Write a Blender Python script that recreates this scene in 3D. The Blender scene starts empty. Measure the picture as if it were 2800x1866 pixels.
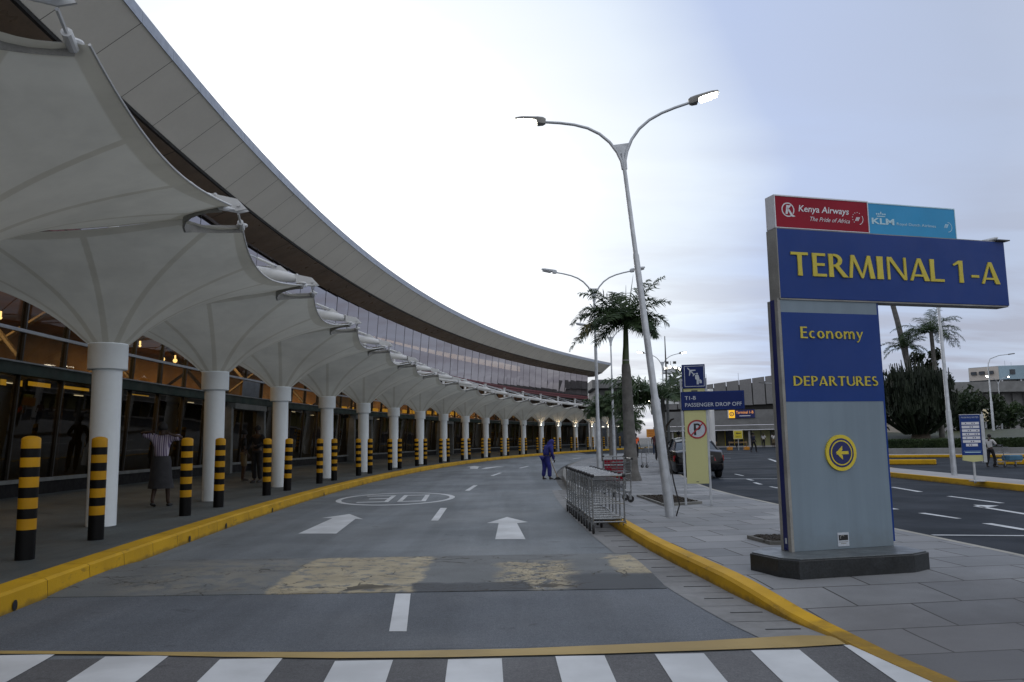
import bpy, math, random
from mathutils import Vector, Matrix
random.seed(11)
S = bpy.context.scene
COL = S.collection
PI = math.pi
rad = math.radians

# ------------------------------------------------------------------ camera
cam_d = bpy.data.cameras.new('camera')
cam = bpy.data.objects.new('camera', cam_d)
COL.objects.link(cam)
cam_d.sensor_width = 36.0
cam_d.lens = 28.43
cam_d.clip_start = 0.05
cam_d.clip_end = 4000
_p, _r = rad(6.958), rad(-1.036)
_fw = Vector((0, math.cos(_p), math.sin(_p)))
_up0 = Vector((0, -math.sin(_p), math.cos(_p)))
_rt0 = Vector((1, 0, 0))
_rt = _rt0 * math.cos(_r) + _up0 * math.sin(_r)
_up = -_rt0 * math.sin(_r) + _up0 * math.cos(_r)
cam.matrix_world = Matrix(((_rt.x, _up.x, -_fw.x, 0), (_rt.y, _up.y, -_fw.y, 0), (_rt.z, _up.z, -_fw.z, 1.5), (0, 0, 0, 1)))
S.camera = cam

# ------------------------------------------------------------------ sky
SUN_AZ, SUN_EL = rad(-17), rad(9)          # azimuth from +Y (negative = left), just behind the terminal roof
sun_dir = Vector((math.sin(SUN_AZ) * math.cos(SUN_EL), math.cos(SUN_AZ) * math.cos(SUN_EL), math.sin(SUN_EL)))
W = bpy.data.worlds.new('World')
S.world = W
W.use_nodes = True
nt = W.node_tree
nt.nodes.clear()
N = nt.nodes.new
L = nt.links.new
def wmath(op, a, b=None, c=None):
    n = N('ShaderNodeMath'); n.operation = op
    for k, v in enumerate((a, b, c)):
        if v is None: continue
        if isinstance(v, (int, float)): n.inputs[k].default_value = v
        else: L(v, n.inputs[k])
    return n.outputs[0]
def wramp(fac, stops, interp='LINEAR'):
    n = N('ShaderNodeValToRGB'); n.color_ramp.interpolation = interp
    cr = n.color_ramp
    while len(cr.elements) > 1: cr.elements.remove(cr.elements[-1])
    cr.elements[0].position = stops[0][0]; cr.elements[0].color = (*stops[0][1], 1)
    for p, c in stops[1:]:
        e = cr.elements.new(p); e.color = (*c, 1)
    L(fac, n.inputs[0])
    return n.outputs[0]
def wmix(f, a, b):
    n = N('ShaderNodeMix'); n.data_type = 'RGBA'
    for sock, v in ((n.inputs[0], f), (n.inputs[6], a), (n.inputs[7], b)):
        if isinstance(v, (int, float)): sock.default_value = v
        elif isinstance(v, tuple): sock.default_value = (*v, 1)
        else: L(v, sock)
    return n.outputs[2]
tc = N('ShaderNodeTexCoord')
sep = N('ShaderNodeSeparateXYZ'); L(tc.outputs['Generated'], sep.inputs[0])
dx, dy, dz = sep.outputs
sky = N('ShaderNodeTexSky'); sky.sky_type = 'NISHITA'; sky.sun_disc = False
sky.sun_elevation = SUN_EL; sky.sun_rotation = SUN_AZ; sky.altitude = 1600; sky.dust_density = 2.0
skyv = N('ShaderNodeVectorMath'); skyv.operation = 'SCALE'; L(sky.outputs[0], skyv.inputs[0]); skyv.inputs['Scale'].default_value = 0.07
# high thin cloud sheet: brightness falls with the angle from the hidden sun
dot = N('ShaderNodeVectorMath'); dot.operation = 'DOT_PRODUCT'
L(tc.outputs['Generated'], dot.inputs[0]); dot.inputs[1].default_value = Vector((math.sin(rad(-14)) * math.cos(rad(14)), math.cos(rad(-14)) * math.cos(rad(14)), math.sin(rad(14))))
# soft clouds seen on a plane overhead
den = wmath('ADD', wmath('MAXIMUM', dz, 0.0), 0.16)
cu = wmath('DIVIDE', dx, den); cv = wmath('DIVIDE', dy, den)
comb = N('ShaderNodeCombineXYZ'); L(cu, comb.inputs[0]); L(cv, comb.inputs[1])
def cloud(scale, detail, off, sx=1.0, sy=1.0):
    m = N('ShaderNodeMapping'); m.inputs['Location'].default_value = (off, off * 0.7, 0); m.inputs['Scale'].default_value = (sx, sy, 1)
    L(comb.outputs[0], m.inputs[0])
    n = N('ShaderNodeTexNoise'); n.inputs['Scale'].default_value = scale; n.inputs['Detail'].default_value = detail; n.inputs['Roughness'].default_value = 0.52
    n.inputs['Distortion'].default_value = 0.4
    L(m.outputs[0], n.inputs['Vector'])
    return n.outputs['Fac']
n1 = cloud(0.85, 5, 3.2, 1.0, 1.6)
n2 = cloud(1.9, 6, 8.1, 0.75, 2.0)
ang = wmath('ADD', wmath('MULTIPLY', dot.outputs['Value'], 0.5), 0.5)
ang2 = wmath('ADD', ang, wmath('MULTIPLY', wmath('SUBTRACT', n1, 0.5), 0.035))
veil = wramp(ang2, [(0.0, (.92, .93, .96)), (0.45, (.86, .88, .93)), (0.74, (.62, .66, .76)), (0.86, (.47, .54, .71)), (0.925, (.51, .60, .83)), (0.952, (.82, .90, 1.0)), (0.973, (.98, 1.02, 1.08)), (1.0, (1.6, 1.6, 1.6))])
base = wmix(0.84, skyv.outputs[0], veil)
# low grey-lilac cloud banks near the horizon
lowm = wramp(dz, [(0.0, (1, 1, 1)), (0.10, (.9, .9, .9)), (0.26, (.22, .22, .22)), (0.5, (.0, .0, .0))])
bank = wmath('MULTIPLY', wramp(n2, [(0.40, (0, 0, 0)), (0.60, (1, 1, 1))]), lowm)
glow = wramp(ang, [(0.86, (.34, .35, .42)), (0.93, (.42, .43, .50)), (0.965, (.62, .63, .69)), (0.985, (1.1, 1.1, 1.1))])
withbank = wmix(wmath('MULTIPLY', bank, 0.75), base, glow)
below = wramp(dz, [(0.0, (0, 0, 0)), (0.02, (1, 1, 1))])
col = wmix(below, (.30, .30, .33), withbank)
bg = N('ShaderNodeBackground'); L(col, bg.inputs[0]); bg.inputs[1].default_value = 1.0
wo = N('ShaderNodeOutputWorld'); L(bg.outputs[0], wo.inputs[0])

# ------------------------------------------------------------------ sun (veiled by cloud, low behind the terminal)
sd = bpy.data.lights.new('sun', 'SUN'); sd.energy = 0.5; sd.angle = rad(25); sd.color = (1.0, .93, .86)
sun = bpy.data.objects.new('sun', sd); COL.objects.link(sun)
sun.rotation_euler = (-sun_dir).to_track_quat('-Z', 'Y').to_euler()

S.view_settings.view_transform = 'Standard'
S.view_settings.look = 'None'
S.view_settings.exposure = 0.2
S.view_settings.gamma = 1.0
S.view_settings.use_curve_mapping = False
try:
    S.cycles.max_bounces = 8; S.cycles.transparent_max_bounces = 12
    S.cycles.sample_clamp_indirect = 4.0; S.cycles.caustics_reflective = False; S.cycles.caustics_refractive = False
    S.cycles.use_denoising = True
except Exception:
    pass

# ------------------------------------------------------------------ the curve the terminal stands on
CX, CY, RR, A0, DA = 164.688, 24.145, 172.07, 3.200009, -0.0336877
def P(off, i, z=0.0):
    a = A0 + (i - 1) * DA
    r = RR + off
    return Vector((CX + r * math.cos(a), CY + r * math.sin(a), z))
def arc_rot(i):
    a = A0 + (i - 1) * DA
    return math.atan2(-math.cos(a), math.sin(a))     # local x runs along the kerb, local y points to the building

# ------------------------------------------------------------------ mesh builder
class MB:
    def __init__(s): s.v = []; s.f = []; s.m = []; s.uv = []
    def add(s, vs, fs, mi=0):
        o = len(s.v); s.v += [Vector(v) for v in vs]
        for f in fs: s.f.append([o + i for i in f]); s.m.append(mi)
        return s
    def box(s, c, d, rz=0.0, mi=0, M=None):
        c = Vector(c); x, y, z = d[0] / 2, d[1] / 2, d[2] / 2
        R = Matrix.Rotation(rz, 3, 'Z') if M is None else M
        vs = [c + R @ Vector((a * x, b * y, e * z)) for e in (-1, 1) for b in (-1, 1) for a in (-1, 1)]
        return s.add(vs, [(0, 2, 3, 1), (4, 5, 7, 6), (0, 1, 5, 4), (2, 6, 7, 3), (0, 4, 6, 2), (1, 3, 7, 5)], mi)
    def prism(s, poly, z0, z1, mi=0):
        n = len(poly)
        ar = sum(poly[i][0] * poly[(i + 1) % n][1] - poly[(i + 1) % n][0] * poly[i][1] for i in range(n))
        if ar < 0: poly = poly[::-1]
        vs = [(x, y, z0) for x, y in poly] + [(x, y, z1) for x, y in poly]
        return s.add(vs, [tuple(range(n - 1, -1, -1)), tuple(range(n, 2 * n))] + [(i, (i + 1) % n, n + (i + 1) % n, n + i) for i in range(n)], mi)
    def path(s, pts, r, n=8, mi=0, caps=True):
        pts = [Vector(p) for p in pts]; k = len(pts)
        rs = r if isinstance(r, (list, tuple)) else [r] * k
        vs = []; prev = None
        for j, p in enumerate(pts):
            t = (pts[min(j + 1, k - 1)] - pts[max(j - 1, 0)]).normalized()
            if prev is None:
                a = Vector((0, 0, 1)) if abs(t.z) < .9 else Vector((1, 0, 0))
                u = t.cross(a).normalized()
            else:
                u = (prev - t * prev.dot(t)).normalized()
            prev = u; w = t.cross(u)
            for q in range(n):
                an = 2 * PI * q / n
                vs.append(p + (u * math.cos(an) + w * math.sin(an)) * rs[j])
        fs = [(j * n + q, j * n + (q + 1) % n, (j + 1) * n + (q + 1) % n, (j + 1) * n + q) for j in range(k - 1) for q in range(n)]
        if caps: fs += [tuple(range(n - 1, -1, -1)), tuple(range((k - 1) * n, k * n))]
        return s.add(vs, fs, mi)
    def lathe(s, prof, n=24, c=(0, 0, 0), mi=0):
        c = Vector(c); k = len(prof)
        vs = [c + Vector((r * math.cos(2 * PI * q / n), r * math.sin(2 * PI * q / n), z)) for r, z in prof for q in range(n)]
        mis = mi if isinstance(mi, (list, tuple)) else [mi] * (k - 1)
        o = len(s.v); s.v += vs
        for j in range(k - 1):
            for q in range(n):
                s.f.append([o + j * n + q, o + j * n + (q + 1) % n, o + (j + 1) * n + (q + 1) % n, o + (j + 1) * n + q]); s.m.append(mis[j])
        s.f.append([o + q for q in range(n - 1, -1, -1)]); s.m.append(mis[0])
        s.f.append([o + (k - 1) * n + q for q in range(n)]); s.m.append(mis[-1])
        return s
    def quad(s, a, b, c, d, mi=0): return s.add([a, b, c, d], [(0, 1, 2, 3)], mi)
    def loft(s, rings, closed=True, caps=True, mi=0):
        n = len(rings[0]); vs = [v for r in rings for v in r]
        fs = [(j * n + q, j * n + (q + 1) % n, (j + 1) * n + (q + 1) % n, (j + 1) * n + q) for j in range(len(rings) - 1) for q in range(n if closed else n - 1)]
        if caps and closed: fs += [tuple(range(n - 1, -1, -1)), tuple(range((len(rings) - 1) * n, len(rings) * n))]
        return s.add(vs, fs, mi)
    def strip(s, off0, z0, off1, z1, i0, i1, step=0.25, mi=0):
        n = max(1, int(math.ceil((i1 - i0) / step)))
        for k in range(n):
            a = i0 + (i1 - i0) * k / n; b = i0 + (i1 - i0) * (k + 1) / n
            s.quad(P(off0, a, z0), P(off0, b, z0), P(off1, b, z1), P(off1, a, z1), mi)
        return s
    def xf(s, M):
        s.v = [M @ v for v in s.v]; return s
    def mesh(s, name, mats, smooth=None):
        me = bpy.data.meshes.new(name)
        me.from_pydata([tuple(v) for v in s.v], [], s.f)
        for m in (mats if isinstance(mats, (list, tuple)) else [mats]): me.materials.append(m)
        if any(s.m): me.polygons.foreach_set('material_index', s.m)
        if smooth is not None:
            me.polygons.foreach_set('use_smooth', [True] * len(me.polygons))
            me.set_sharp_from_angle(angle=smooth)
        me.update()
        return me
    def build(s, name, mats, parent=None, smooth=None, world=True, bevel=0):
        o = bpy.data.objects.new(name, s.mesh(name, mats, smooth)); COL.objects.link(o)
        if bevel:
            b = o.modifiers.new('bevel', 'BEVEL'); b.width = bevel; b.segments = 2; b.limit_method = 'ANGLE'; b.angle_limit = rad(40)
        if parent is not None:
            o.parent = parent
            if world: o.matrix_parent_inverse = wm(parent).inverted()
        return o
def wm(o):
    m = Matrix.LocRotScale(o.location, o.rotation_euler, o.scale)
    return m if o.parent is None else wm(o.parent) @ o.matrix_parent_inverse @ m
def tag(o, label, cat, group=None):
    o['label'] = label; o['category'] = cat
    if group: o['group'] = group
    return o
def thing(name, label, cat, loc=(0, 0, 0), rz=0.0, group=None):
    o = bpy.data.objects.new(name, None); COL.objects.link(o)
    o.empty_display_size = 0.2
    o.location = loc; o.rotation_euler = (0, 0, rz)
    return tag(o, label, cat, group)
def struct(o): o['kind'] = 'structure'; return o
def dup(root, loc=None, rot=None, label=None, group=None):
    def cp(o, par):
        c = o.copy(); COL.objects.link(c)
        if par is not None: c.parent = par
        for ch in list(o.children): cp(ch, c)
        return c
    kids = list(root.children)
    r = root.copy(); COL.objects.link(r)
    for ch in kids: cp(ch, r)
    if loc is not None: r.location = loc
    if rot is not None: r.rotation_euler = rot
    if label: r['label'] = label
    if group: r['group'] = group
    return r
ORD = ['zeroth', 'first', 'second', 'third', 'fourth', 'fifth', 'sixth', 'seventh', 'eighth', 'ninth', 'tenth', 'eleventh', 'twelfth', 'thirteenth', 'fourteenth', 'fifteenth', 'sixteenth', 'seventeenth', 'eighteenth', 'nineteenth', 'twentieth']

# ------------------------------------------------------------------ materials
class G:
    """little helper for node graphs"""
    def __init__(s, name):
        s.m = bpy.data.materials.new(name); s.m.use_nodes = True
        s.t = s.m.node_tree; s.t.nodes.clear()
        s.out = s.t.nodes.new('ShaderNodeOutputMaterial')
        s.tc = s.t.nodes.new('ShaderNodeTexCoord')
        s.geo = s.t.nodes.new('ShaderNodeNewGeometry')
    def n(s, ty, **kw):
        x = s.t.nodes.new(ty)
        for k, v in kw.items(): setattr(x, k, v)
        return x
    def ln(s, a, b): s.t.links.new(a, b)
    def put(s, sock, v):
        if isinstance(v, (int, float)): sock.default_value = v
        elif isinstance(v, (tuple, list)):
            sock.default_value = (*v, 1) if len(sock.default_value) == 4 and len(v) == 3 else v
        else: s.ln(v, sock)
    def math(s, op, a, b=None, c=None, clamp=False):
        x = s.n('ShaderNodeMath', operation=op); x.use_clamp = clamp
        for k, v in enumerate((a, b, c)):
            if v is not None: s.put(x.inputs[k], v)
        return x.outputs[0]
    def noise(s, scale, detail=4, vec=None, rough=.55, dist=0.0, stretch=None):
        x = s.n('ShaderNodeTexNoise'); x.inputs['Scale'].default_value = scale; x.inputs['Detail'].default_value = detail
        x.inputs['Roughness'].default_value = rough; x.inputs['Distortion'].default_value = dist
        v = vec if vec is not None else s.geo.outputs['Position']
        if stretch:
            mp = s.n('ShaderNodeMapping'); mp.inputs['Scale'].default_value = stretch; s.ln(v, mp.inputs[0]); v = mp.outputs[0]
        s.ln(v, x.inputs['Vector'])
        return x.outputs['Fac']
    def ramp(s, fac, a, b, va=0.0, vb=1.0, smooth=True):
        x = s.n('ShaderNodeMapRange'); x.interpolation_type = 'SMOOTHSTEP' if smooth else 'LINEAR'
        s.put(x.inputs[0], fac); s.put(x.inputs[1], a); s.put(x.inputs[2], b); s.put(x.inputs[3], va); s.put(x.inputs[4], vb)
        return x.outputs[0]
    def mix(s, f, a, b, mode='MIX'):
        x = s.n('ShaderNodeMix', data_type='RGBA', blend_type=mode); x.clamp_factor = True
        s.put(x.inputs[0], f); s.put(x.inputs[6], a); s.put(x.inputs[7], b)
        return x.outputs[2]
    def scale(s, col, f):
        x = s.n('ShaderNodeVectorMath', operation='SCALE'); s.put(x.inputs[0], col); s.put(x.inputs['Scale'], f)
        return x.outputs[0]
    def bump(s, h, strength=.3, dist=.01):
        x = s.n('ShaderNodeBump'); x.inputs['Strength'].default_value = strength; x.inputs['Distance'].default_value = dist
        s.put(x.inputs['Height'], h)
        return x.outputs[0]
    def bsdf(s, col, rough=.6, metal=0.0, normal=None, spec=.5, **kw):
        x = s.n('ShaderNodeBsdfPrincipled')
        s.put(x.inputs['Base Color'], col); s.put(x.inputs['Roughness'], rough); s.put(x.inputs['Metallic'], metal)
        x.inputs['Specular IOR Level'].default_value = spec
        if normal is not None: s.ln(normal, x.inputs['Normal'])
        for k, v in kw.items(): s.put(x.inputs[k], v)
        return x.outputs[0]
    def done(s, sh): s.ln(sh, s.out.inputs[0]); return s.m
    def vec3(s, col):
        x = s.n('ShaderNodeRGB'); x.outputs[0].default_value = (*col, 1); return x.outputs[0]

def pm(name, col, rough=.6, metal=0.0, var=.16, scale=3.0, bump=0.0, bscale=60, spec=.5, fine=.06, obj=False, **kw):
    g = G(name)
    v = g.tc.outputs['Object'] if obj else None
    a = g.ramp(g.noise(scale, 5, v), .3, .7, 1 - var, 1 + var)
    b = g.ramp(g.noise(scale * 17, 2, v), .3, .7, 1 - fine, 1 + fine)
    c = g.scale(g.vec3(col), g.math('MULTIPLY', a, b))
    nrm = g.bump(g.noise(bscale, 3, v), bump, .004) if bump else None
    r = g.ramp(g.noise(scale * 2.3, 3, v), .3, .7, max(.03, rough - .08), min(1, rough + .08))
    return g.done(g.bsdf(c, r, metal, nrm, spec, **kw))
def em(name, col, strength):
    g = G(name)
    e = g.n('ShaderNodeEmission'); e.inputs[0].default_value = (*col, 1); e.inputs[1].default_value = strength
    return g.done(e.outputs[0])

M = {}
M['white'] = pm('white_painted_steel', (.64, .66, .68), .45, var=.05, scale=1.2, fine=.015)
M['column'] = pm('white_painted_column', (.80, .86, .90), .5, var=.05, scale=.6, fine=.012)
M['galv'] = pm('galvanised_steel', (.46, .49, .53), .42, .4, var=.12, scale=6)
M['chrome'] = pm('chromed_steel', (.30, .315, .33), .30, .85, var=.1, scale=8)
M['chromedark'] = pm('dull_wire', (.15, .16, .17), .42, .7, var=.15, scale=9)
M['rubber'] = pm('black_rubber', (.018, .018, .02), .7)
M['black'] = pm('black_paint', (.010, .010, .011), .5, var=.3, scale=7)
M['darkgrey'] = pm('dark_grey_metal', (.05, .055, .06), .5)
M['blue'] = pm('sign_blue', (.010, .043, .215), .4, var=.05, scale=1.5, fine=.01, spec=.22)
M['navy'] = pm('navy_side_panel', (.008, .016, .12), .35, var=.12, scale=2)
M['navy2'] = pm('dark_blue_sign_face', (.009, .022, .12), .4, var=.06, spec=.2, fine=.01)
def signgrey():
    g = G('pale_grey_sign_face'); v = g.geo.outputs['Position']
    st = g.ramp(g.noise(5, 5, v, .6, .2, (1, 1, .05)), .35, .72, 1.03, .90)
    bl = g.ramp(g.noise(.9, 4, v), .3, .7, .95, 1.05)
    sp = g.n('ShaderNodeSeparateXYZ'); g.ln(v, sp.inputs[0])
    spl = g.math('MULTIPLY', g.ramp(g.math('ADD', sp.outputs[2], g.math('MULTIPLY', g.noise(9, 5, v), .35)), .46, .78, 1, 0), .30)
    c = g.mix(spl, g.scale(g.vec3((.195, .258, .318)), g.math('MULTIPLY', st, bl)), (.12, .12, .11))
    return g.done(g.bsdf(c, .42, 0, None, .35))
M['signgrey'] = signgrey()
M['framegrey'] = pm('grey_sign_frame', (.25, .25, .24), .45, var=.2, scale=3)
M['gold'] = pm('mustard_letters', (.56, .47, .05), .5, var=.08, scale=5)
M['yellowdisc'] = pm('yellow_disc', (.62, .50, .035), .45, var=.05)
M['red'] = pm('dark_red_sign_face', (.27, .008, .026), .4, var=.06, scale=2, spec=.15, fine=.01)
M['cyan'] = pm('sky_blue_sign_face', (.04, .31, .60), .4, var=.06, scale=2, spec=.2, fine=.01)
M['letterwhite'] = pm('white_lettering', (.66, .68, .74), .5, var=.05)
M['lettercyan'] = pm('pale_lettering', (.46, .68, .80), .5, var=.05)
M['lettergrey'] = pm('pale_grey_lettering', (.48, .53, .60), .5, var=.05)
M['cream'] = pm('cream_sign_face', (.52, .52, .25), .5, var=.05, scale=1.2, fine=.01)
M['redring'] = pm('red_ring', (.33, .018, .03), .5, var=.08)
M['granite'] = pm('black_granite', (.016, .019, .022), .4, var=.35, scale=3, fine=.3)
M['graniteTop'] = pm('worn_granite_top', (.10, .115, .125), .4, var=.25, scale=2.5, fine=.15)
M['soil'] = pm('dark_soil', (.022, .017, .012), .95, var=.5, scale=9, bump=.8, bscale=35)
M['stonekerb'] = pm('grey_stone_edging', (.17, .17, .16), .8, var=.2, scale=5, bump=.2)
M['skin'] = pm('dark_skin', (.045, .024, .016), .6, var=.1, obj=True)
M['hairblack'] = pm('black_hair', (.008, .007, .007), .8, obj=True)
M['clothdark'] = pm('black_cloth', (.012, .012, .015), .9, var=.3, obj=True)
M['clothgrey'] = pm('charcoal_cloth', (.035, .036, .042), .9, var=.2, obj=True)
M['clothtan'] = pm('tan_cloth', (.15, .12, .075), .9, var=.2, obj=True)
M['clothblue'] = pm('royal_blue_cloth', (.016, .020, .16), .85, var=.25, scale=4, obj=True)
M['clothnavy'] = pm('navy_cloth', (.012, .016, .04), .9, var=.2, obj=True)
M['clothwhite'] = pm('white_cloth', (.55, .55, .56), .9, var=.1, obj=True)
M['clothmaroon'] = pm('maroon_cloth', (.08, .025, .03), .9, var=.2, obj=True)
M['denim'] = pm('blue_denim', (.025, .04, .075), .9, var=.2, obj=True)
M['vest'] = pm('orange_safety_vest', (.85, .12, .02), .7, var=.1, obj=True)
M['carpaint'] = pm('black_car_paint', (.002, .0024, .0045), .12, 0.0, var=.1, spec=.30, fine=.01)
M['carglass'] = pm('car_window_glass', (.03, .045, .06), .06, var=.1, spec=.9)
M['taillight'] = pm('red_tail_lens', (.25, .015, .02), .2, var=.1)
M['rim'] = pm('alloy_rim', (.3, .3, .32), .35, .8)
M['trunk'] = pm('grey_palm_trunk', (.115, .112, .108), .85, var=.28, scale=4, bump=.5, bscale=14)
M['shaft'] = pm('green_crownshaft', (.045, .075, .022), .5, var=.2, scale=3)
M['bark'] = pm('brown_bark', (.05, .04, .03), .9, var=.3, scale=5, bump=.5)
M['orangesign'] = pm('orange_sign_face', (.55, .23, .02), .5, var=.08)
M['yellowsign'] = pm('yellow_sign_face', (.62, .52, .03), .5, var=.08)
M['wood'] = pm('raw_timber', (.22, .15, .08), .8, var=.2)
M['concrete'] = pm('grey_concrete', (.19, .195, .20), .85, var=.16, scale=.7, bump=.15)
M['concretelight'] = pm('pale_concrete', (.30, .30, .31), .85, var=.12, scale=.5)
M['rib'] = pm('grey_ribbed_cladding', (.235, .235, .245), .7, var=.10, scale=.3)
M['bluewall'] = pm('pale_blue_render', (.27, .38, .46), .8, var=.08, scale=.3)
M['cremewall'] = pm('pale_cream_render', (.50, .46, .42), .8, var=.08, scale=.3)
M['windark'] = pm('dark_window', (.02, .03, .045), .12, var=.3)
M['beamgreen'] = pm('dark_green_beam', (.008, .028, .022), .5, var=.3, scale=1)
M['transom'] = pm('grey_aluminium', (.30, .32, .34), .42, .4, var=.1)
M['mullion'] = pm('bronze_mullion', (.025, .022, .018), .5, var=.3)
M['plinth'] = pm('black_plinth', (.006, .006, .007), .5, var=.3, spec=.2)
M['sill'] = pm('grey_sill', (.16, .17, .17), .5)
M['fascia'] = pm('beige_fascia_panel', (.72, .705, .655), .5, var=.04, scale=.5, fine=.01)
M['fasciaback'] = pm('dark_joint', (.02, .02, .02), .8)
M['coping'] = pm('grey_blue_coping', (.30, .335, .40), .45, .2, var=.06)
M['soffit'] = pm('brown_soffit', (.15, .105, .07), .35, var=.2, scale=.8, spec=.6)
M['roof'] = pm('grey_roof', (.28, .28, .29), .7)
M['redband'] = pm('maroon_band', (.115, .016, .022), .55, var=.15)
M['hallfloor'] = pm('hall_floor', (.08, .075, .06), .4, var=.2)
M['hallbrown'] = pm('hall_timber_panel', (.30, .175, .075), .6, var=.3, scale=.6)
M['hallolive'] = pm('hall_olive_wall', (.11, .092, .036), .7, var=.5, scale=.35)
M['hallsteel'] = pm('hall_roof_truss', (.14, .10, .06), .5)
M['lamplens'] = em('lit_lamp_lens', (1.0, .95, .80), 45)
M['lampsmall'] = em('lit_small_lamp', (1.0, .93, .75), 14)
M['lampoff'] = pm('unlit_lamp_lens', (.45, .47, .5), .3)
M['bulb'] = em('warm_bulb', (1.0, .74, .38), 4)
M['tube'] = em('white_light_strip', (1.0, .97, .88), 1.3)
M['yellowlit'] = em('lit_yellow_panel', (1.0, .56, .045), .80)
M['yellowlit2'] = em('dim_yellow_panel', (1.0, .62, .05), .55)
M['billlit'] = em('lit_billboard', (1.0, .93, .75), 1.6)
M['billdim'] = em('dim_billboard', (.55, .5, .36), .55)
M['roadsignlit'] = em('lit_orange_letters', (1.0, .42, .12), .75)
M['flood'] = em('floodlight', (1.0, .95, .82), 9)
M['bag'] = pm('blue_suitcase', (.05, .15, .25), .6)

# tensile membrane: pale translucent fabric, welded seams and hems are doubled fabric
def membrane():
    g = G('white_tensile_fabric')
    uv = g.n('ShaderNodeUVMap'); uv.uv_map = 'seam'
    sx = g.n('ShaderNodeSeparateXYZ'); g.ln(uv.outputs[0], sx.inputs[0])
    fr = g.math('FRACT', sx.outputs[0])
    d = g.math('MULTIPLY', g.math('MULTIPLY', g.math('ABSOLUTE', g.math('SUBTRACT', fr, .5)), 2 * PI / 12), sx.outputs[1])
    seam = g.ramp(d, .040, .058, 1, 0)
    at = g.n('ShaderNodeAttribute'); at.attribute_name = 'hem'
    hem = g.ramp(at.outputs['Fac'], .20, .235, 1, 0)
    dbl = g.math('MAXIMUM', seam, hem)
    dirt = g.ramp(g.noise(.55, 6, None, .6), .3, .75, 1.05, .86)
    streak = g.ramp(g.noise(2.2, 4, None, .6, .3, (1, 1, .35)), .35, .7, 1.0, .93)
    tint = g.math('MULTIPLY', dirt, streak)
    col = g.scale(g.mix(dbl, (.54, .53, .485), (.475, .46, .41)), tint)
    tr = g.scale(g.mix(dbl, (.195, .198, .18), (.148, .147, .126)), tint)
    df = g.n('ShaderNodeBsdfDiffuse'); g.ln(col, df.inputs[0])
    tl = g.n('ShaderNodeBsdfTranslucent'); g.ln(tr, tl.inputs[0])
    ad = g.n('ShaderNodeAddShader'); g.ln(df.outputs[0], ad.inputs[0]); g.ln(tl.outputs[0], ad.inputs[1])
    return g.done(ad.outputs[0])
M['membrane'] = membrane()

def glass(name, tint, refl=(.75, .72, .74), f0=.06, rough=.0, ior=1.5):
    g = G(name)
    tp = g.n('ShaderNodeBsdfTransparent'); tp.inputs[0].default_value = (*tint, 1)
    gl = g.n('ShaderNodeBsdfGlossy'); gl.inputs[0].default_value = (*refl, 1); gl.inputs['Roughness'].default_value = rough
    fr = g.n('ShaderNodeFresnel'); fr.inputs[0].default_value = ior
    f = g.math('ADD', fr.outputs[0], f0, clamp=True)
    mx = g.n('ShaderNodeMixShader'); g.ln(f, mx.inputs[0]); g.ln(tp.outputs[0], mx.inputs[1]); g.ln(gl.outputs[0], mx.inputs[2])
    return g.done(mx.outputs[0])
M['glasslow'] = glass('bronze_glass', (.36, .30, .19), (.55, .52, .48), .0)
M['glassup'] = glass('bronze_mirror_glass', (.16, .12, .08), (.74, .69, .70), .30)

# asphalt and paving
def asphalt(name, col, patch=.2, grain=.22, spec=.22):
    g = G(name)
    v = g.geo.outputs['Position']
    big = g.ramp(g.noise(.16, 5, v, .6), .3, .7, 1 - patch, 1 + patch)
    st = g.ramp(g.noise(.9, 6, v, .65, .5), .3, .75, 1 + patch * .5, 1 - patch * .6)
    grainn = g.ramp(g.noise(160, 2, v), .3, .7, 1 - grain, 1 + grain)
    mid = g.math('MULTIPLY', g.ramp(g.noise(22, 4, v), .3, .7, .93, 1.07), g.ramp(g.noise(62, 2, v), .28, .72, .86, 1.14))
    trk = g.ramp(g.noise(1.5, 4, v, .55, .3, (1, .06, 1)), .35, .68, 1.10, .86)
    spot = g.ramp(g.noise(2.3, 3, v, .5, .8), .66, .74, 1.0, .72)
    mid = g.math('MULTIPLY', mid, g.math('MULTIPLY', trk, spot))
    c = g.scale(g.vec3(col), g.math('MULTIPLY', g.math('MULTIPLY', big, st), g.math('MULTIPLY', grainn, mid)))
    rough = g.ramp(g.noise(.5, 4, v), .3, .7, .62, .85)
    nrm = g.bump(g.noise(150, 2, v), .35, .003)
    return g.done(g.bsdf(c, rough, 0, nrm, spec))
M['asphalt'] = asphalt('worn_asphalt', (.150, .170, .188), .18)
M['asphalt2'] = asphalt('dark_asphalt', (.015, .021, .030), .14, spec=.12)
M['fresh'] = asphalt('resurfaced_asphalt', (.102, .116, .136), .12, .34)
M['ground'] = asphalt('bare_ground', (.10, .10, .095), .2)
M['walk'] = asphalt('concrete_walkway', (.088, .102, .106), .22, .12)

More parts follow.
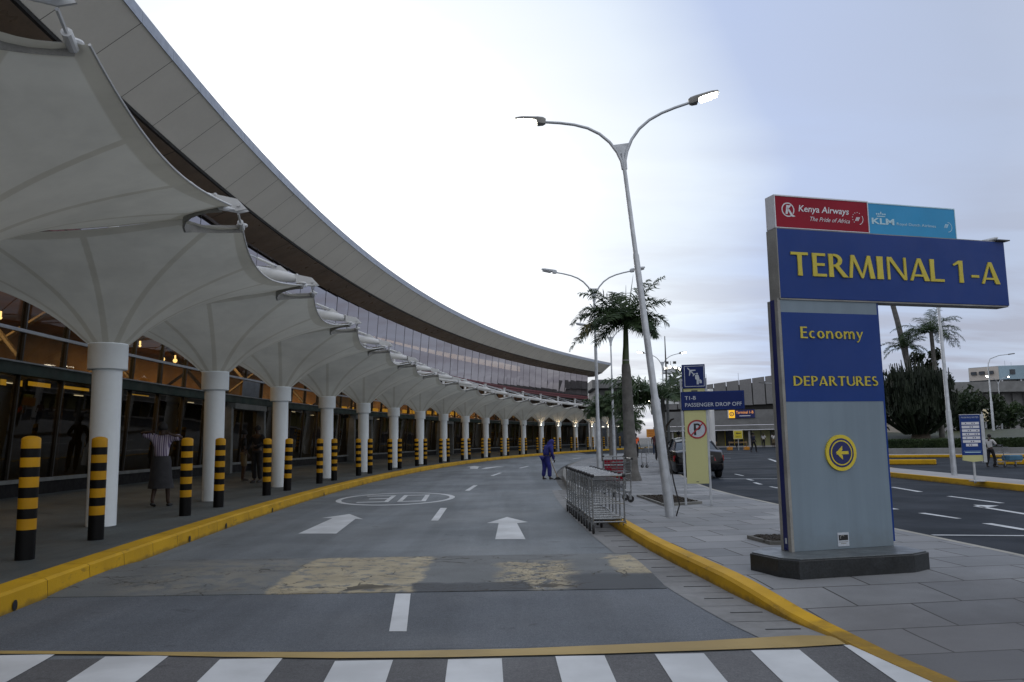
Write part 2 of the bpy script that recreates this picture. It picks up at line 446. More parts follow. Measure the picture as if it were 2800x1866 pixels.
def paving():
    g = G('concrete_paving_slabs')
    mp = g.n('ShaderNodeMapping'); mp.inputs['Rotation'].default_value = (0, 0, rad(-6)); mp.inputs['Location'].default_value = (.13, .21, 0)
    g.ln(g.geo.outputs['Position'], mp.inputs[0])
    b = g.n('ShaderNodeTexBrick'); g.ln(mp.outputs[0], b.inputs[0])
    b.offset = .5; b.inputs['Scale'].default_value = 1.0; b.inputs['Mortar Size'].default_value = .010; b.inputs['Mortar Smooth'].default_value = .3
    b.inputs['Brick Width'].default_value = .92; b.inputs['Row Height'].default_value = .62; b.inputs['Bias'].default_value = 0
    b.inputs['Color1'].default_value = (.185, .198, .215, 1); b.inputs['Color2'].default_value = (.275, .285, .30, 1); b.inputs['Mortar'].default_value = (.05, .048, .046, 1)
    v = g.geo.outputs['Position']
    st = g.ramp(g.noise(.7, 6, v, .65, .4), .3, .72, 1.1, .80)
    gr = g.ramp(g.noise(120, 2, v), .3, .7, .93, 1.07)
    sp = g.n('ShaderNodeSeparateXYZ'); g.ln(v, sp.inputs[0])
    near_dark = g.ramp(g.math('ADD', g.math('SUBTRACT', g.math('MULTIPLY', sp.outputs[0], .55), sp.outputs[1]), g.math('MULTIPLY', g.noise(.8, 5, v), 3.2)), -4.6, -2.6, 0, 1)
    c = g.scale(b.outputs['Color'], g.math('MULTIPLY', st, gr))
    c = g.mix(g.math('MULTIPLY', near_dark, .62), c, (.085, .083, .086))  # slabs turn darker towards the near right, along a noisy edge
    h = g.math('SUBTRACT', g.math('MULTIPLY', g.noise(60, 3, v), .25), b.outputs['Fac'])
    return g.done(g.bsdf(c, .75, 0, g.bump(h, .4, .006), .25))
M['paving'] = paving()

def worn_paint(name, col, wear=.42, under=(.11, .115, .12), soft=.10, rough=.6, scale=9, spec=.25):
    g = G(name); v = g.geo.outputs['Position']
    w = g.ramp(g.math('ADD', g.math('MULTIPLY', g.noise(scale, 7, v, .68), .75), g.math('MULTIPLY', g.noise(110, 2, v), .25)), wear - soft, wear + soft, 0, 1)
    c = g.mix(w, under, col)
    c = g.scale(c, g.ramp(g.noise(1.3, 5, v), .3, .7, .82, 1.1))
    return g.done(g.bsdf(c, rough, 0, g.bump(g.noise(130, 2, v), .25, .003), spec))
M['paintwhite'] = worn_paint('white_road_paint', (.53, .56, .59), .33)
M['paintzebra'] = worn_paint('zebra_white_paint', (.55, .58, .61), .27, scale=5)
M['zebragrey'] = asphalt('zebra_asphalt', (.105, .108, .116), .18)
M['paintyel'] = worn_paint('yellow_road_paint', (.36, .26, .095), .27, scale=6)
def kerb_mat():
    g = G('yellow_kerb_paint'); v = g.geo.outputs['Position']
    sp = g.n('ShaderNodeSeparateXYZ'); g.ln(v, sp.inputs[0])
    w = g.ramp(g.math('ADD', g.math('MULTIPLY', g.noise(5, 8, v, .7), .75), g.math('MULTIPLY', g.noise(90, 2, v), .25)), .20, .34, 0, 1)
    c = g.mix(w, (.20, .16, .07), g.scale(g.vec3((.56, .325, .010)), g.ramp(g.noise(1.1, 5, v), .3, .7, .80, 1.08)))
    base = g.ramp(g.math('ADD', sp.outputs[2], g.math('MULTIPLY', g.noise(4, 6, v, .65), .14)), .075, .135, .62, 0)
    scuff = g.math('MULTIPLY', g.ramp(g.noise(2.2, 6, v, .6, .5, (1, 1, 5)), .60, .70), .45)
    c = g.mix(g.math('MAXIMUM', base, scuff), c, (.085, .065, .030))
    return g.done(g.bsdf(c, .65, 0, g.bump(g.noise(38, 5, v), .5, .006), .22))
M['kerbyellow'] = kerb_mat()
M['kerbpale'] = worn_paint('pale_kerb_paint', (.34, .33, .29), .25, (.2, .2, .19))
M['bollyellow'] = worn_paint('yellow_bollard_paint', (.54, .28, .008), .16, (.1, .07, .02), scale=14, rough=.5, spec=.25)
M['bollblack'] = worn_paint('black_bollard_paint', (.0035, .0035, .004), .20, (.022, .022, .02), scale=18, rough=.5, spec=.18)

def hump_mat():
    g = G('worn_speed_hump'); v = g.geo.outputs['Position']
    nd = g.n('ShaderNodeTexNoise'); nd.inputs['Scale'].default_value = 3.2; nd.inputs['Detail'].default_value = 6; g.ln(v, nd.inputs['Vector'])
    wob = g.n('ShaderNodeVectorMath', operation='MULTIPLY_ADD')
    g.ln(nd.outputs['Color'], wob.inputs[0]); wob.inputs[1].default_value = (.34, .34, 0); g.ln(v, wob.inputs[2])
    sh = g.n('ShaderNodeVectorMath', operation='SUBTRACT'); g.ln(wob.outputs[0], sh.inputs[0]); sh.inputs[1].default_value = (.17, .17, 0)
    sp = g.n('ShaderNodeSeparateXYZ'); g.ln(sh.outputs[0], sp.inputs[0]); X, Y = sp.outputs[0], sp.outputs[1]
    def rect(x0, x1, y0, y1, e=.06):
        a = g.math('MULTIPLY', g.ramp(X, x0 - e, x0 + e), g.ramp(X, x1 - e, x1 + e, 1, 0))
        b = g.math('MULTIPLY', g.ramp(Y, y0 - e, y0 + e), g.ramp(Y, y1 - e, y1 + e, 1, 0))
        return g.math('MULTIPLY', a, b)
    big = rect(-2.55, -1.03, 8.32, 10.75, .05)
    midp = rect(-.14, .62, 8.38, 10.1, .14)
    rightp = rect(1.12, 2.1, 9.0, 10.6, .05)
    faint = g.math('MULTIPLY', rect(-4.2, -2.62, 8.5, 10.6, .3), .22)
    wear = g.ramp(g.noise(5.5, 8, v, .72), .38, .50, .12, 1)
    wear2 = g.ramp(g.noise(5, 7, v, .7), .42, .52, .0, 1)
    paint = g.math('MAXIMUM', g.math('MULTIPLY', g.math('MAXIMUM', big, rightp), wear), g.math('MULTIPLY', g.math('MAXIMUM', midp, faint), wear2), clamp=True)
    vo = g.n('ShaderNodeTexVoronoi', feature='DISTANCE_TO_EDGE'); vo.inputs['Scale'].default_value = 2.0
    wv = g.n('ShaderNodeVectorMath', operation='MULTIPLY_ADD'); g.ln(nd.outputs['Color'], wv.inputs[0]); wv.inputs[1].default_value = (.5, .5, 0); g.ln(v, wv.inputs[2])
    g.ln(wv.outputs[0], vo.inputs['Vector'])
    vo2 = g.n('ShaderNodeTexVoronoi', feature='DISTANCE_TO_EDGE'); vo2.inputs['Scale'].default_value = 13; g.ln(wv.outputs[0], vo2.inputs['Vector'])
    area = g.ramp(g.noise(.9, 3, v), .45, .56)
    cr1 = g.math('MULTIPLY', g.ramp(vo.outputs['Distance'], .006, .024, 1, 0), area)
    cr2 = g.math('MULTIPLY', g.ramp(vo2.outputs['Distance'], .02, .07, 1, 0), g.math('MAXIMUM', g.math('MULTIPLY', midp, .9), g.math('MULTIPLY', g.ramp(g.noise(1.6, 3, v), .55, .62), .5)))
    tar = g.math('MAXIMUM', rect(-1.05, .12, 8.2, 8.72, .05), rect(.55, 1.55, 8.2, 9.05, .12))
    asp = g.scale(g.vec3((.138, .152, .160)), g.math('MULTIPLY', g.ramp(g.noise(1.1, 6, v), .3, .7, .82, 1.12), g.ramp(g.noise(140, 2, v), .3, .7, .8, 1.2)))
    ptc = g.scale(g.vec3((.37, .325, .225)), g.ramp(g.noise(2.6, 6, v), .3, .7, .78, 1.12))
    c = g.mix(paint, asp, ptc)
    c = g.mix(tar, c, (.062, .070, .080))
    c = g.mix(g.math('MULTIPLY', g.math('MAXIMUM', cr1, cr2), .88), c, (.035, .03, .022))
    h = g.math('SUBTRACT', g.math('MULTIPLY', g.noise(120, 2, v), .3), g.math('MAXIMUM', cr1, cr2))
    return g.done(g.bsdf(c, .75, 0, g.bump(h, .5, .006), .35))
M['hump'] = hump_mat()

def leafmat(name, c1, c2, scale=1.4, tr=.25):
    g = G(name)
    n = g.ramp(g.noise(scale, 4), .3, .7)
    n2 = g.ramp(g.noise(scale * 9, 2), .3, .7, .75, 1.25)
    c = g.scale(g.mix(n, c1, c2), n2)
    df = g.bsdf(c, .6, 0, None, .3)
    tl = g.n('ShaderNodeBsdfTranslucent'); g.ln(g.scale(c, 1.1), tl.inputs[0])
    mx = g.n('ShaderNodeMixShader'); mx.inputs[0].default_value = tr; g.ln(df, mx.inputs[1]); g.ln(tl.outputs[0], mx.inputs[2])
    return g.done(mx.outputs[0])
M['frond'] = leafmat('palm_frond', (.020, .044, .020), (.048, .080, .030), 1.2)
M['frondlow'] = leafmat('low_palm_frond', (.034, .064, .030), (.075, .112, .050), 1.2)
M['frondyel'] = leafmat('ageing_palm_frond', (.06, .06, .014), (.10, .085, .02), 1.2)
M['leafdark'] = leafmat('dark_foliage', (.012, .024, .012), (.030, .046, .020), .5)
M['leafmid'] = leafmat('mid_green_foliage', (.022, .045, .018), (.045, .07, .026), .5)
M['euph'] = leafmat('euphorbia_stems', (.009, .016, .011), (.020, .030, .016), .7, 0)
M['hedge'] = leafmat('clipped_hedge', (.014, .032, .010), (.034, .058, .018), 1.5)
M['grass'] = leafmat('rough_grass', (.03, .04, .016), (.06, .065, .026), .4, 0)

def striped():
    g = G('striped_shirt_cloth')
    sp = g.n('ShaderNodeSeparateXYZ'); g.ln(g.tc.outputs['Object'], sp.inputs[0])
    s1 = g.math('SINE', g.math('MULTIPLY', sp.outputs[0], 150))
    s2 = g.math('SINE', g.math('MULTIPLY', sp.outputs[0], 61))
    f = g.ramp(g.math('ADD', s1, g.math('MULTIPLY', s2, .6)), -.5, .6)
    return g.done(g.bsdf(g.mix(f, (.13, .10, .20), (.50, .46, .56)), .9))
M['striped'] = striped()

# ================================================================== SETTING
struct(MB().quad((-700, -200, -.04), (900, -200, -.04), (900, 1500, -.04), (-700, 1500, -.04)).build('ground', M['ground']))

KL, KR = -1.92, -8.70                     # left kerb face and right (island) kerb face, offsets from the column line
# carriageway in front of the terminal
road = MB()
rows = []
i0, i1, ns = -4.0, 22.0, 130
offs = [KL + .1, -3.2, -4.6, -6.0, -7.4, KR - .1]
for k in range(ns):
    a = i0 + (i1 - i0) * k / ns; b = i0 + (i1 - i0) * (k + 1) / ns
    for q in range(len(offs) - 1):
        road.quad(P(offs[q], a), P(offs[q + 1], a), P(offs[q + 1], b), P(offs[q], b))
road = struct(road.build('road', M['asphalt']))

def sm(x, a, b):
    t = max(0, min(1, (x - a) / (b - a))); return t * t * (3 - 2 * t)
# worn speed hump (low rounded profile)
hm = MB(); nx, ny = 30, 12
hx = lambda y, t: (-4.9 + (1.50 - .02 * (y - 8) + 4.9) * t)
def hz(t): return .010 + .030 * math.sin(PI * t) ** .8
gridp = []
for j in range(ny + 1):
    y = 8.28 + (10.78 - 8.28) * j / ny
    gridp.append([Vector((hx(y, k / nx), y + .12 * (1 - k / nx), hz(j / ny))) for k in range(nx + 1)])
for j in range(ny):
    for k in range(nx):
        hm.quad(gridp[j][k], gridp[j][k + 1], gridp[j + 1][k + 1], gridp[j + 1][k])
for j in (0, ny):
    r = gridp[j]
    hm.add([Vector((p.x, p.y, 0)) for p in (r[0], r[-1])] + [r[-1], r[0]], [(0, 1, 2, 3)])
hm.build('speed_hump', M['hump'], road, .5)

# gutter slabs along the island kerb, with slots
gut = MB(); slot = MB()
k = 0
y = 4.2
gx = lambda y: 1.66 + .34 * max(0, (8.2 - y) / 2.2) ** 1.2 * .62 + (0.0 if y > 8 else 0) - .10 * sm(y, 9, 13)
def kerb_x(y):                              # road side foot of the island kerb
    pts = [(3.0, 2.72), (4.4, 2.56), (5.5, 2.40), (6.2, 2.31), (6.85, 2.18), (7.8, 2.06), (9.0, 1.95), (10.7, 1.79), (12.8, 1.69), (15, 1.62), (17.7, 1.56), (21, 1.55), (25.6, 1.62), (31, 1.80), (37.3, 2.2), (43, 2.85), (49.9, 3.9), (56, 5.2), (62, 6.7), (70, 8.9), (80, 12.2)]
    for (a, xa), (b, xb) in zip(pts, pts[1:]):
        if y <= b: return xa + (xb - xa) * (y - a) / (b - a)
    return pts[-1][1]
yy = 6.16
while yy < 24:
    y1 = yy + .62
    gut.add([(kerb_x(yy) - .50, yy, .006), (kerb_x(yy) + .03, yy, .006), (kerb_x(y1 - .012) + .03, y1 - .012, .006), (kerb_x(y1 - .012) - .50, y1 - .012, .006)], [(0, 1, 2, 3)])
    xm = kerb_x(yy + .3)
    slot.box((xm - .20, yy + .33, .0075), (.27, .022, .005))
    yy = y1
gut.build('gutter_slabs', M['concrete'], road)
slot.build('drain_slots', M['black'], road)

# ------------------------------------------------------------------ painted markings (parts of the road)
def flat(name, polys, z, mat, parent=road):
    mb = MB()
    for poly in polys:
        ar = sum(poly[i][0] * poly[(i + 1) % len(poly)][1] - poly[(i + 1) % len(poly)][0] * poly[i][1] for i in range(len(poly)))
        if ar < 0: poly = poly[::-1]
        mb.add([(x, y, z) for x, y in poly], [tuple(range(len(poly)))])
    return mb.build(name, mat, parent)
# zebra crossing
flat('crossing_asphalt', [[(-5.2, 5.92), (-2.5, 6.02), (-1.2, 5.83), (0, 5.80), (1.3, 5.87), (2.36, 5.98), (2.75, 4.2), (2.9, 2.6), (-5.2, 2.6)]], .004, M['zebragrey'])
zx = [(-3.77, -3.37), (-2.96, -2.50), (-2.09, -1.65), (-1.26, -.86), (-.48, -.11), (.26, .60), (.95, 1.29), (1.63, 1.97), (2.32, 2.62)]
zt = [6.12, 6.03, 5.90, 5.80, 5.79, 5.82, 5.83, 5.88, 5.98]
for (a, b), t in zip(zx, zt):
    k = lambda x: x * 1.0 + .07 * (x + .0) * -.35
    flat('zebra_stripe', [[(a, t), (b, t), (b + (b * .96 - b) * .6 + .02, 5.1), (b * .93 + .03, 2.8), (a * .93 + .03, 2.8), (a + (a * .96 - a) * .6 + .02, 5.1)]], .008, M['paintzebra'])
yl_top = [(-5.2, 6.24), (-3.84, 6.24), (-2.5, 6.11), (-1.21, 6.02), (.03, 6.03), (1.31, 6.15), (2.12, 6.27), (2.34, 6.23)]
yl_bot = [(2.34, 5.99), (1.97, 5.93), (.6, 5.85), (-.5, 5.83), (-1.26, 5.86), (-2.09, 5.95), (-2.96, 6.08), (-3.8, 6.15), (-5.2, 6.15)]
flat('stop_line', [yl_top + yl_bot], .012, M['paintyel'])
flat('resurfaced_patch', [[(-4.85, 6.1), (2.0, 6.1), (1.62, 8.3), (-4.7, 8.42)]], .002, M['fresh'])
# lane dashes
for a, b, c, d in (((-1.02, 6.67), (-.88, 6.66), (-1.05, 8.26), (-1.20, 8.27)), ((-1.60, 15.66), (-1.46, 15.64), (-1.53, 18.5), (-1.68, 18.53)),
                   ((-1.50, 24.7), (-1.36, 24.7), (-1.24, 27.6), (-1.38, 27.6)), ((-1.02, 34.6), (-.88, 34.5), (-.56, 37.6), (-.70, 37.7)),
                   ((.22, 43.2), (.37, 43.1), (.86, 46.2), (.72, 46.3)), ((2.0, 52), (2.14, 51.9), (2.8, 55), (2.66, 55.1)), ((4.3, 61), (4.45, 60.9), (5.3, 64), (5.15, 64.1))):
    flat('lane_dash', [[a, b, c, d]], .004, M['paintwhite'])
# arrows
flat('lane_arrow', [[(-3.64, 13.83), (-2.98, 13.73), (-3.16, 16.3), (-2.98, 16.17), (-3.5, 17.4), (-3.9, 16.6), (-3.66, 16.5)]], .004, M['paintwhite'])
flat('lane_arrow', [[(-.31, 12.57), (.15, 12.50), (.03, 14.89), (.23, 15.05), (-.16, 16.1), (-.52, 15.0), (-.30, 14.95)]], .004, M['paintwhite'])
flat('lane_arrow', [[(-2.35, 43.6), (-1.95, 43.4), (-2.0, 46.2), (-1.85, 46.3), (-2.35, 48.4), (-2.75, 46.6), (-2.5, 46.4)]], .004, M['paintwhite'])
flat('lane_arrow', [[(-1.75, 43.2), (-1.45, 43.1), (-.95, 45.6), (-.55, 45.8), (-.95, 46.6), (-1.55, 45.4)]], .004, M['paintwhite'])
# 30 in an oval
C30 = Vector((-3.16, 21.9)); ax = Vector((-.06, 1)).normalized(); bx = Vector((1, .06)).normalized()
def e30(u, v): q = C30 + bx * u + ax * v; return (q.x, q.y)
ov = []
for k in range(48):
    a, b = 2 * PI * k / 48, 2 * PI * (k + 1) / 48
    ov.append([e30(1.56 * math.cos(a), 2.32 * math.sin(a)), e30(1.56 * math.cos(b), 2.32 * math.sin(b)), e30(1.42 * math.cos(b), 2.12 * math.sin(b)), e30(1.42 * math.cos(a), 2.12 * math.sin(a))])
def bar(x0, y0, x1, y1): return [e30(x0, y0), e30(x1, y0), e30(x1, y1), e30(x0, y1)]
ov += [bar(-.90, -1.25, -.22, -1.03), bar(-.90, 1.03, -.22, 1.25), bar(-.72, -.10, -.22, .12), bar(-.22, -1.25, -.10, 1.25)]
ov += [bar(.12, -1.25, .84, -1.03), bar(.12, 1.03, .84, 1.25), bar(.12, -1.03, .24, 1.03), bar(.72, -1.03, .84, 1.03)]
flat('speed_limit_marking', ov, .004, M['paintwhite'])

# ------------------------------------------------------------------ left kerb and walkway
kb = MB()
n = 150
for k in range(n):
    a = -4 + 26 * k / n; b = -4 + 26 * (k + 1) / n - .0016
    prof = [(KL, -.03), (KL + .015, .17), (KL + .045, .195), (KL + .30, .20), (KL + .31, .10)]
    for (o0, z0), (o1, z1) in zip(prof, prof[1:]):
        kb.quad(P(o0, a, z0), P(o0, b, z0), P(o1, b, z1), P(o1, a, z1))
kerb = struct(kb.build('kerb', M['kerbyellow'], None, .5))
for i in (-.13, .77, 1.11, 1.69, 2.62, 3.6, 4.52, 5.6, 6.6, 7.7, 8.8):
    o = MB()
    c = P(KL - .004, i, .055); t = (P(0, i + .01) - P(0, i - .01)).normalized()
    ring = [c + t * .045 * math.cos(2 * PI * q / 14) + Vector((0, 0, .05 * math.sin(2 * PI * q / 14))) for q in range(14)]
    inn = P(KL + .006, i, .055) - P(KL - .004, i, .055)
    o.add(ring + [p - inn * .2 for p in ring], [tuple(range(14)), tuple(range(27, 13, -1))] + [(q, (q + 1) % 14, 14 + (q + 1) % 14, 14 + q) for q in range(14)])
    o.build('drain_hole', M['black'], kerb)
wk = MB()
prof = [(KL + .29, .19), (KL + .6, .172), (-.2, .165), (.8, .17), (2.4, .28), (4.4, .40), (6, .40)]
for k in range(100):
    a = -4 + 26 * k / 100; b = -4 + 26 * (k + 1) / 100
    for (o0, z0), (o1, z1) in zip(prof, prof[1:]):
        wk.quad(P(o0, a, z0), P(o0, b, z0), P(o1, b, z1), P(o1, a, z1))
struct(wk.build('walkway', M['walk'], None, .3))

# ------------------------------------------------------------------ island pavement with its kerb (drops at the crossing)
def isl_z(y): return .012 + .138 * sm(y, 5.7, 8.3)
ER = [(3.0, 5.6), (5, 5.58), (9.1, 5.56), (11.7, 5.43), (15.8, 5.20), (18.5, 5.09), (20.9, 5.10), (24, 5.32), (29.7, 6.02), (36, 6.95), (46, 8.6), (55, 10.6), (65, 13.2), (80, 17.5)]
def er_x(y):
    for (a, xa), (b, xb) in zip(ER, ER[1:]):
        if y <= b: return xa + (xb - xa) * (y - a) / (b - a)
    return ER[-1][1]
ys = [3 + .35 * k for k in range(20)] + [10 + k * 1.0 for k in range(62)]
pv = MB(); kr = MB(); kp = MB(); kq = MB()
for a, b in zip(ys, ys[1:]):
    za, zb = isl_z(a), isl_z(b)
    xa, xb, ra, rb = kerb_x(a) + .17, kerb_x(b) + .17, er_x(a) - .09, er_x(b) - .09
    pv.quad((xa, a, za), (ra, a, za), (rb, b, zb), (xb, b, zb))
    for (u0, w0), (u1, w1) in zip([(0, None), (.012, -.03), (.035, 0), (.175, .003)], [(.012, -.03), (.035, 0), (.175, .003), (.18, -.05)]):
        f = lambda u, w, y, z: (kerb_x(y) + u, y, -.03 if w is None else z + w)
        (kr if a < 15.5 else kq).quad(f(u0, w0, a, za), f(u1, w1, a, za), f(u1, w1, b, zb), f(u0, w0, b, zb))
    for (u0, w0), (u1, w1) in zip([(-.1, -.05), (-.095, .002), (-.01, .002)], [(-.095, .002), (-.01, .002), (0, None)]):
        f = lambda u, w, y, z: (er_x(y) + u, y, -.03 if w is None else z + w)
        kp.quad(f(u0, w0, a, za), f(u1, w1, a, za), f(u1, w1, b, zb), f(u0, w0, b, zb))
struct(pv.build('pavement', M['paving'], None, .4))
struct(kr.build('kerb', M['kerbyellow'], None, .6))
struct(kp.build('kerb', M['kerbpale'], None, .6))
struct(kq.build('kerb', M['stonekerb'], None, .6))

# ------------------------------------------------------------------ second road (right) and what lies beyond
rd2 = struct(MB().add([(er_x(y) - .03, y, .0) for y in (2, 9, 16, 24, 36, 46, 65, 80)] + [(70, 95, 0), (70, 2, 0)], [tuple(range(9, -1, -1))]).build('road', M['asphalt2']))
struct(MB().quad((7, 78, .001), (70, 94, .001), (70, 130, .001), (7, 130, .001)).build('road', M['asphalt2']))
for q in ([(7.2, 28.75), (9.1, 28.05), (9.1, 28.2), (7.2, 28.9)], [(8.62, 32.2), (8.72, 32.2), (8.62, 30.7), (8.52, 30.7)], [(7.9, 27.4), (8.02, 27.4), (8.12, 28.5), (8.02, 28.5)],
          [(7.48, 25.1), (7.6, 25.1), (7.72, 26.2), (7.6, 26.2)], [(7.42, 22.9), (7.54, 22.9), (7.52, 24.0), (7.42, 24.0)],
          [(14.1, 43.5), (14.3, 43.5), (16.2, 51.7), (16.05, 51.8)], [(10.42, 22.8), (10.55, 22.8), (10.34, 20.8), (10.2, 20.8)], [(10.1, 19.26), (10.22, 19.26), (10.22, 17.17), (10.1, 17.17)],
          [(9.22, 16.6), (9.36, 16.6), (9.26, 14.8), (9.12, 14.8)], [(9.4, 16.9), (9.75, 16.6), (9.22, 16.2)], [(7.52, 15.4), (7.66, 15.4), (7.74, 14.3), (7.64, 14.3)], [(7.62, 13.5), (7.78, 13.5), (7.8, 12.5), (7.66, 12.5)],
          [(6.1, 12.06), (7.7, 11.70), (7.7, 11.80), (6.1, 12.16)], [(7.44, 16.6), (7.56, 16.6), (7.56, 16.2), (7.44, 16.2)], [(10.2, 25.2), (10.34, 25.2), (10.5, 27.2), (10.36, 27.2)],
          [(11.2, 60), (11.4, 60), (12.6, 64), (12.4, 64)], [(18.0, 70), (18.6, 70), (18.6, 70.2), (18, 70.2)], [(13.5, 55), (14.6, 55), (14.6, 55.25), (13.5, 55.25)], [(9.0, 24.4), (9.14, 24.4), (9.3, 26), (9.16, 26)]):
    flat('lane_dash', [q], .006, M['paintwhite'], rd2)
# median strip
med = [(12.60, 14.0), (12.60, 20.3), (12.72, 24.0), (12.86, 27.9), (13.25, 31.5), (14.2, 33.0), (14.75, 32.0), (14.35, 27), (14.04, 22.6), (13.95, 14.0)]
struct(MB().prism(med, -.02, .15).build('median', M['concretelight'], None, None, bevel=.02))
fl = med[:7]; mk = MB()
for (a, b) in zip(fl, fl[1:]):
    d = Vector((b[0] - a[0], b[1] - a[1])).normalized(); nrm = Vector((-d.y, d.x))
    mk.add([(a[0] - .02, a[1], -.02), (b[0] - .02, b[1], -.02), (b[0] - .02, b[1], .155), (a[0] - .02, a[1], .155), (a[0] + .14 * -nrm.x * -1 * -1 if False else a[0] + .13, a[1], .156), (b[0] + .13, b[1], .156)], [(0, 1, 2, 3), (3, 2, 5, 4)])
struct(mk.build('kerb', M['kerbyellow']))
def kblock(a, b, w, h):
    a, b = Vector(a), Vector(b); d = (b - a).normalized(); m = MB()
    ang = math.atan2(d.y, d.x)
    m.box((*((a + b) / 2), h / 2), ((b - a).length, w, h), ang)
    return struct(m.build('kerb', M['kerbyellow'], None, None, bevel=.04))
kblock((15.2, 40.4), (19.6, 38.0), .45, .24)
kblock((21.8, 36.9), (31, 32.4), .45, .24)
kblock((21.0, 50.43), (24.6, 48.6), .3, .17)
kblock((24.6, 48.6), (40, 37.5), .3, .17)
struct(MB().prism([(21, 50.6), (24.6, 48.8), (40, 37.7), (44, 41), (27, 53.2), (21.5, 56)], -.02, .14).build('pavement', M['concretelight']))
# raised lawn behind
lawn = MB()
gx0, gy0 = 20, 53
for a in range(14):
    for b in range(10):
        def z(u, v): return (.45 + .9 * sm(v, 0, 3.5) + .35 * math.sin(u * .9 + v * .5)) * 1.0 + (1.2 * sm(u, 7, 13) * sm(v, 1, 6))
        def pt(u, v):
            x = 22.2 + u * 3.0; yb = 60.6 - (x - 15) * .62
            return (x + v * 1.5, yb + v * 3.0, z(u, v))
        lawn.quad(pt(a, b), pt(a + 1, b), pt(a + 1, b + 1), pt(a, b + 1))
struct(lawn.build('lawn', M['grass'], None, 1.5))

# ================================================================== TERMINAL
T = thing('terminal_building', 'long curved glass terminal with overhanging beige roof behind the white canopies', 'terminal', P(4.2, 8, .4))
def gof(z): return 4.3 - .07 * z
JS = [1.79 + .3185 * j for j in range(-12, 50)]
I0, I1 = JS[0], JS[-1]
pl = MB().strip(4.24, .38, 4.24, .70, I0, I1).strip(4.24, .70, 4.5, .70, I0, I1)
pl.build('plinth', M['plinth'], T)
sl = MB()
for o0, z0, o1, z1 in ((4.14, .70, 4.14, .79), (4.14, .79, 4.32, .79), (4.14, .70, 4.24, .70)): sl.strip(o0, z0, o1, z1, I0, I1)
sl.build('sill', M['sill'], T)
def rail(name, z0, z1, out, depth, mat):
    mb = MB(); o = gof((z0 + z1) / 2)
    for q in ((o - out, z0, o - out, z1), (o - out, z1, o + depth, z1), (o - out, z0, o + depth, z0), (o + depth, z0, o + depth, z1)): mb.strip(*q, I0, I1)
    return mb.build(name, mat, T)
rail('beam', 3.20, 3.44, .16, .12, M['beamgreen'])
rail('beam_flange', 3.44, 3.475, .20, .12, M['transom'])
rail('beam_flange', 3.17, 3.20, .20, .12, M['beamgreen'])
rail('transom', 4.16, 4.235, .07, .04, M['transom'])
rail('transom', 4.96, 5.04, .07, .04, M['transom'])
rail('transom', 6.52, 6.58, .07, .04, M['mullion'])
rail('red_band', 6.62, 6.80, .22, .06, M['redband'])
rail('red_band', 6.86, 7.03, .16, .06, M['redband'])
rnd = random.Random(5)
def window(j0, z0, z1, gm, fmat, split=()):
    """one bay: three flat panes and its frame"""
    w = MB()
    for j in range(j0, min(j0 + 3, len(JS) - 1)):
        a, b = JS[j], JS[j + 1]
        e = [rnd.uniform(-.006, .006) for _ in range(4)]
        w.quad(P(gof(z0) + e[0], a, z0), P(gof(z0) + e[1], b, z0), P(gof(z1) + e[2], b, z1), P(gof(z1) + e[3], a, z1))
    o = w.build('window', gm, T)
    for j in range(j0, min(j0 + 3, len(JS) - 1)):
        a = JS[j]; mw = .055
        t = (P(0, a + .01) - P(0, a - .01)).normalized(); nrm = (P(1, a) - P(0, a)).normalized()
        mw = .055 if z0 < 7 else .022; dep = .05 if z0 < 7 else .012
        p0, p1 = P(gof(z0), a, z0), P(gof(z1), a, z1)
        q = [p + t * s * mw / 2 + nrm * k for p in (p0, p1) for s, k in ((-1, -dep), (1, -dep), (1, .09), (-1, .09))]
        MB().add(q, [(0, 1, 5, 4), (1, 2, 6, 5), (2, 3, 7, 6), (3, 0, 4, 7)]).build('mullion', fmat, o)
thick = M['mullion']
for j in range(0, len(JS) - 1, 3):
    window(j, .79, 3.18, M['glasslow'], thick)
    window(j, 3.475, 6.52, M['glasslow'], thick)
    window(j, 7.04, 9.75, M['glassup'], thick)
# door portals in the lower glazing
for (a, b) in ((4.02, 4.62), (6.86, 7.4), (10.0, 10.5)):
    d = MB()
    t = (P(0, a + .01) - P(0, a - .01)).normalized(); ang = math.atan2(t.y, t.x)
    for i in (a, b): d.box(P(gof(1.6) - .16, i, 1.68), (.22, .5, 2.56), ang)
    d.box(P(gof(3) - .16, (a + b) / 2, 3.02), ((b - a) * 5.9, .5, .22), ang)
    d.build('door_portal', M['sill'], T)
d = MB()
d.quad(P(gof(3.5) - .05, 4.27, 3.5), P(gof(3.5) - .05, 4.59, 3.5), P(gof(4.14) - .05, 4.59, 4.14), P(gof(4.14) - .05, 4.27, 4.14))
d.build('blank_panel', pm('grey_blank_panel', (.12, .135, .155), .5), T)
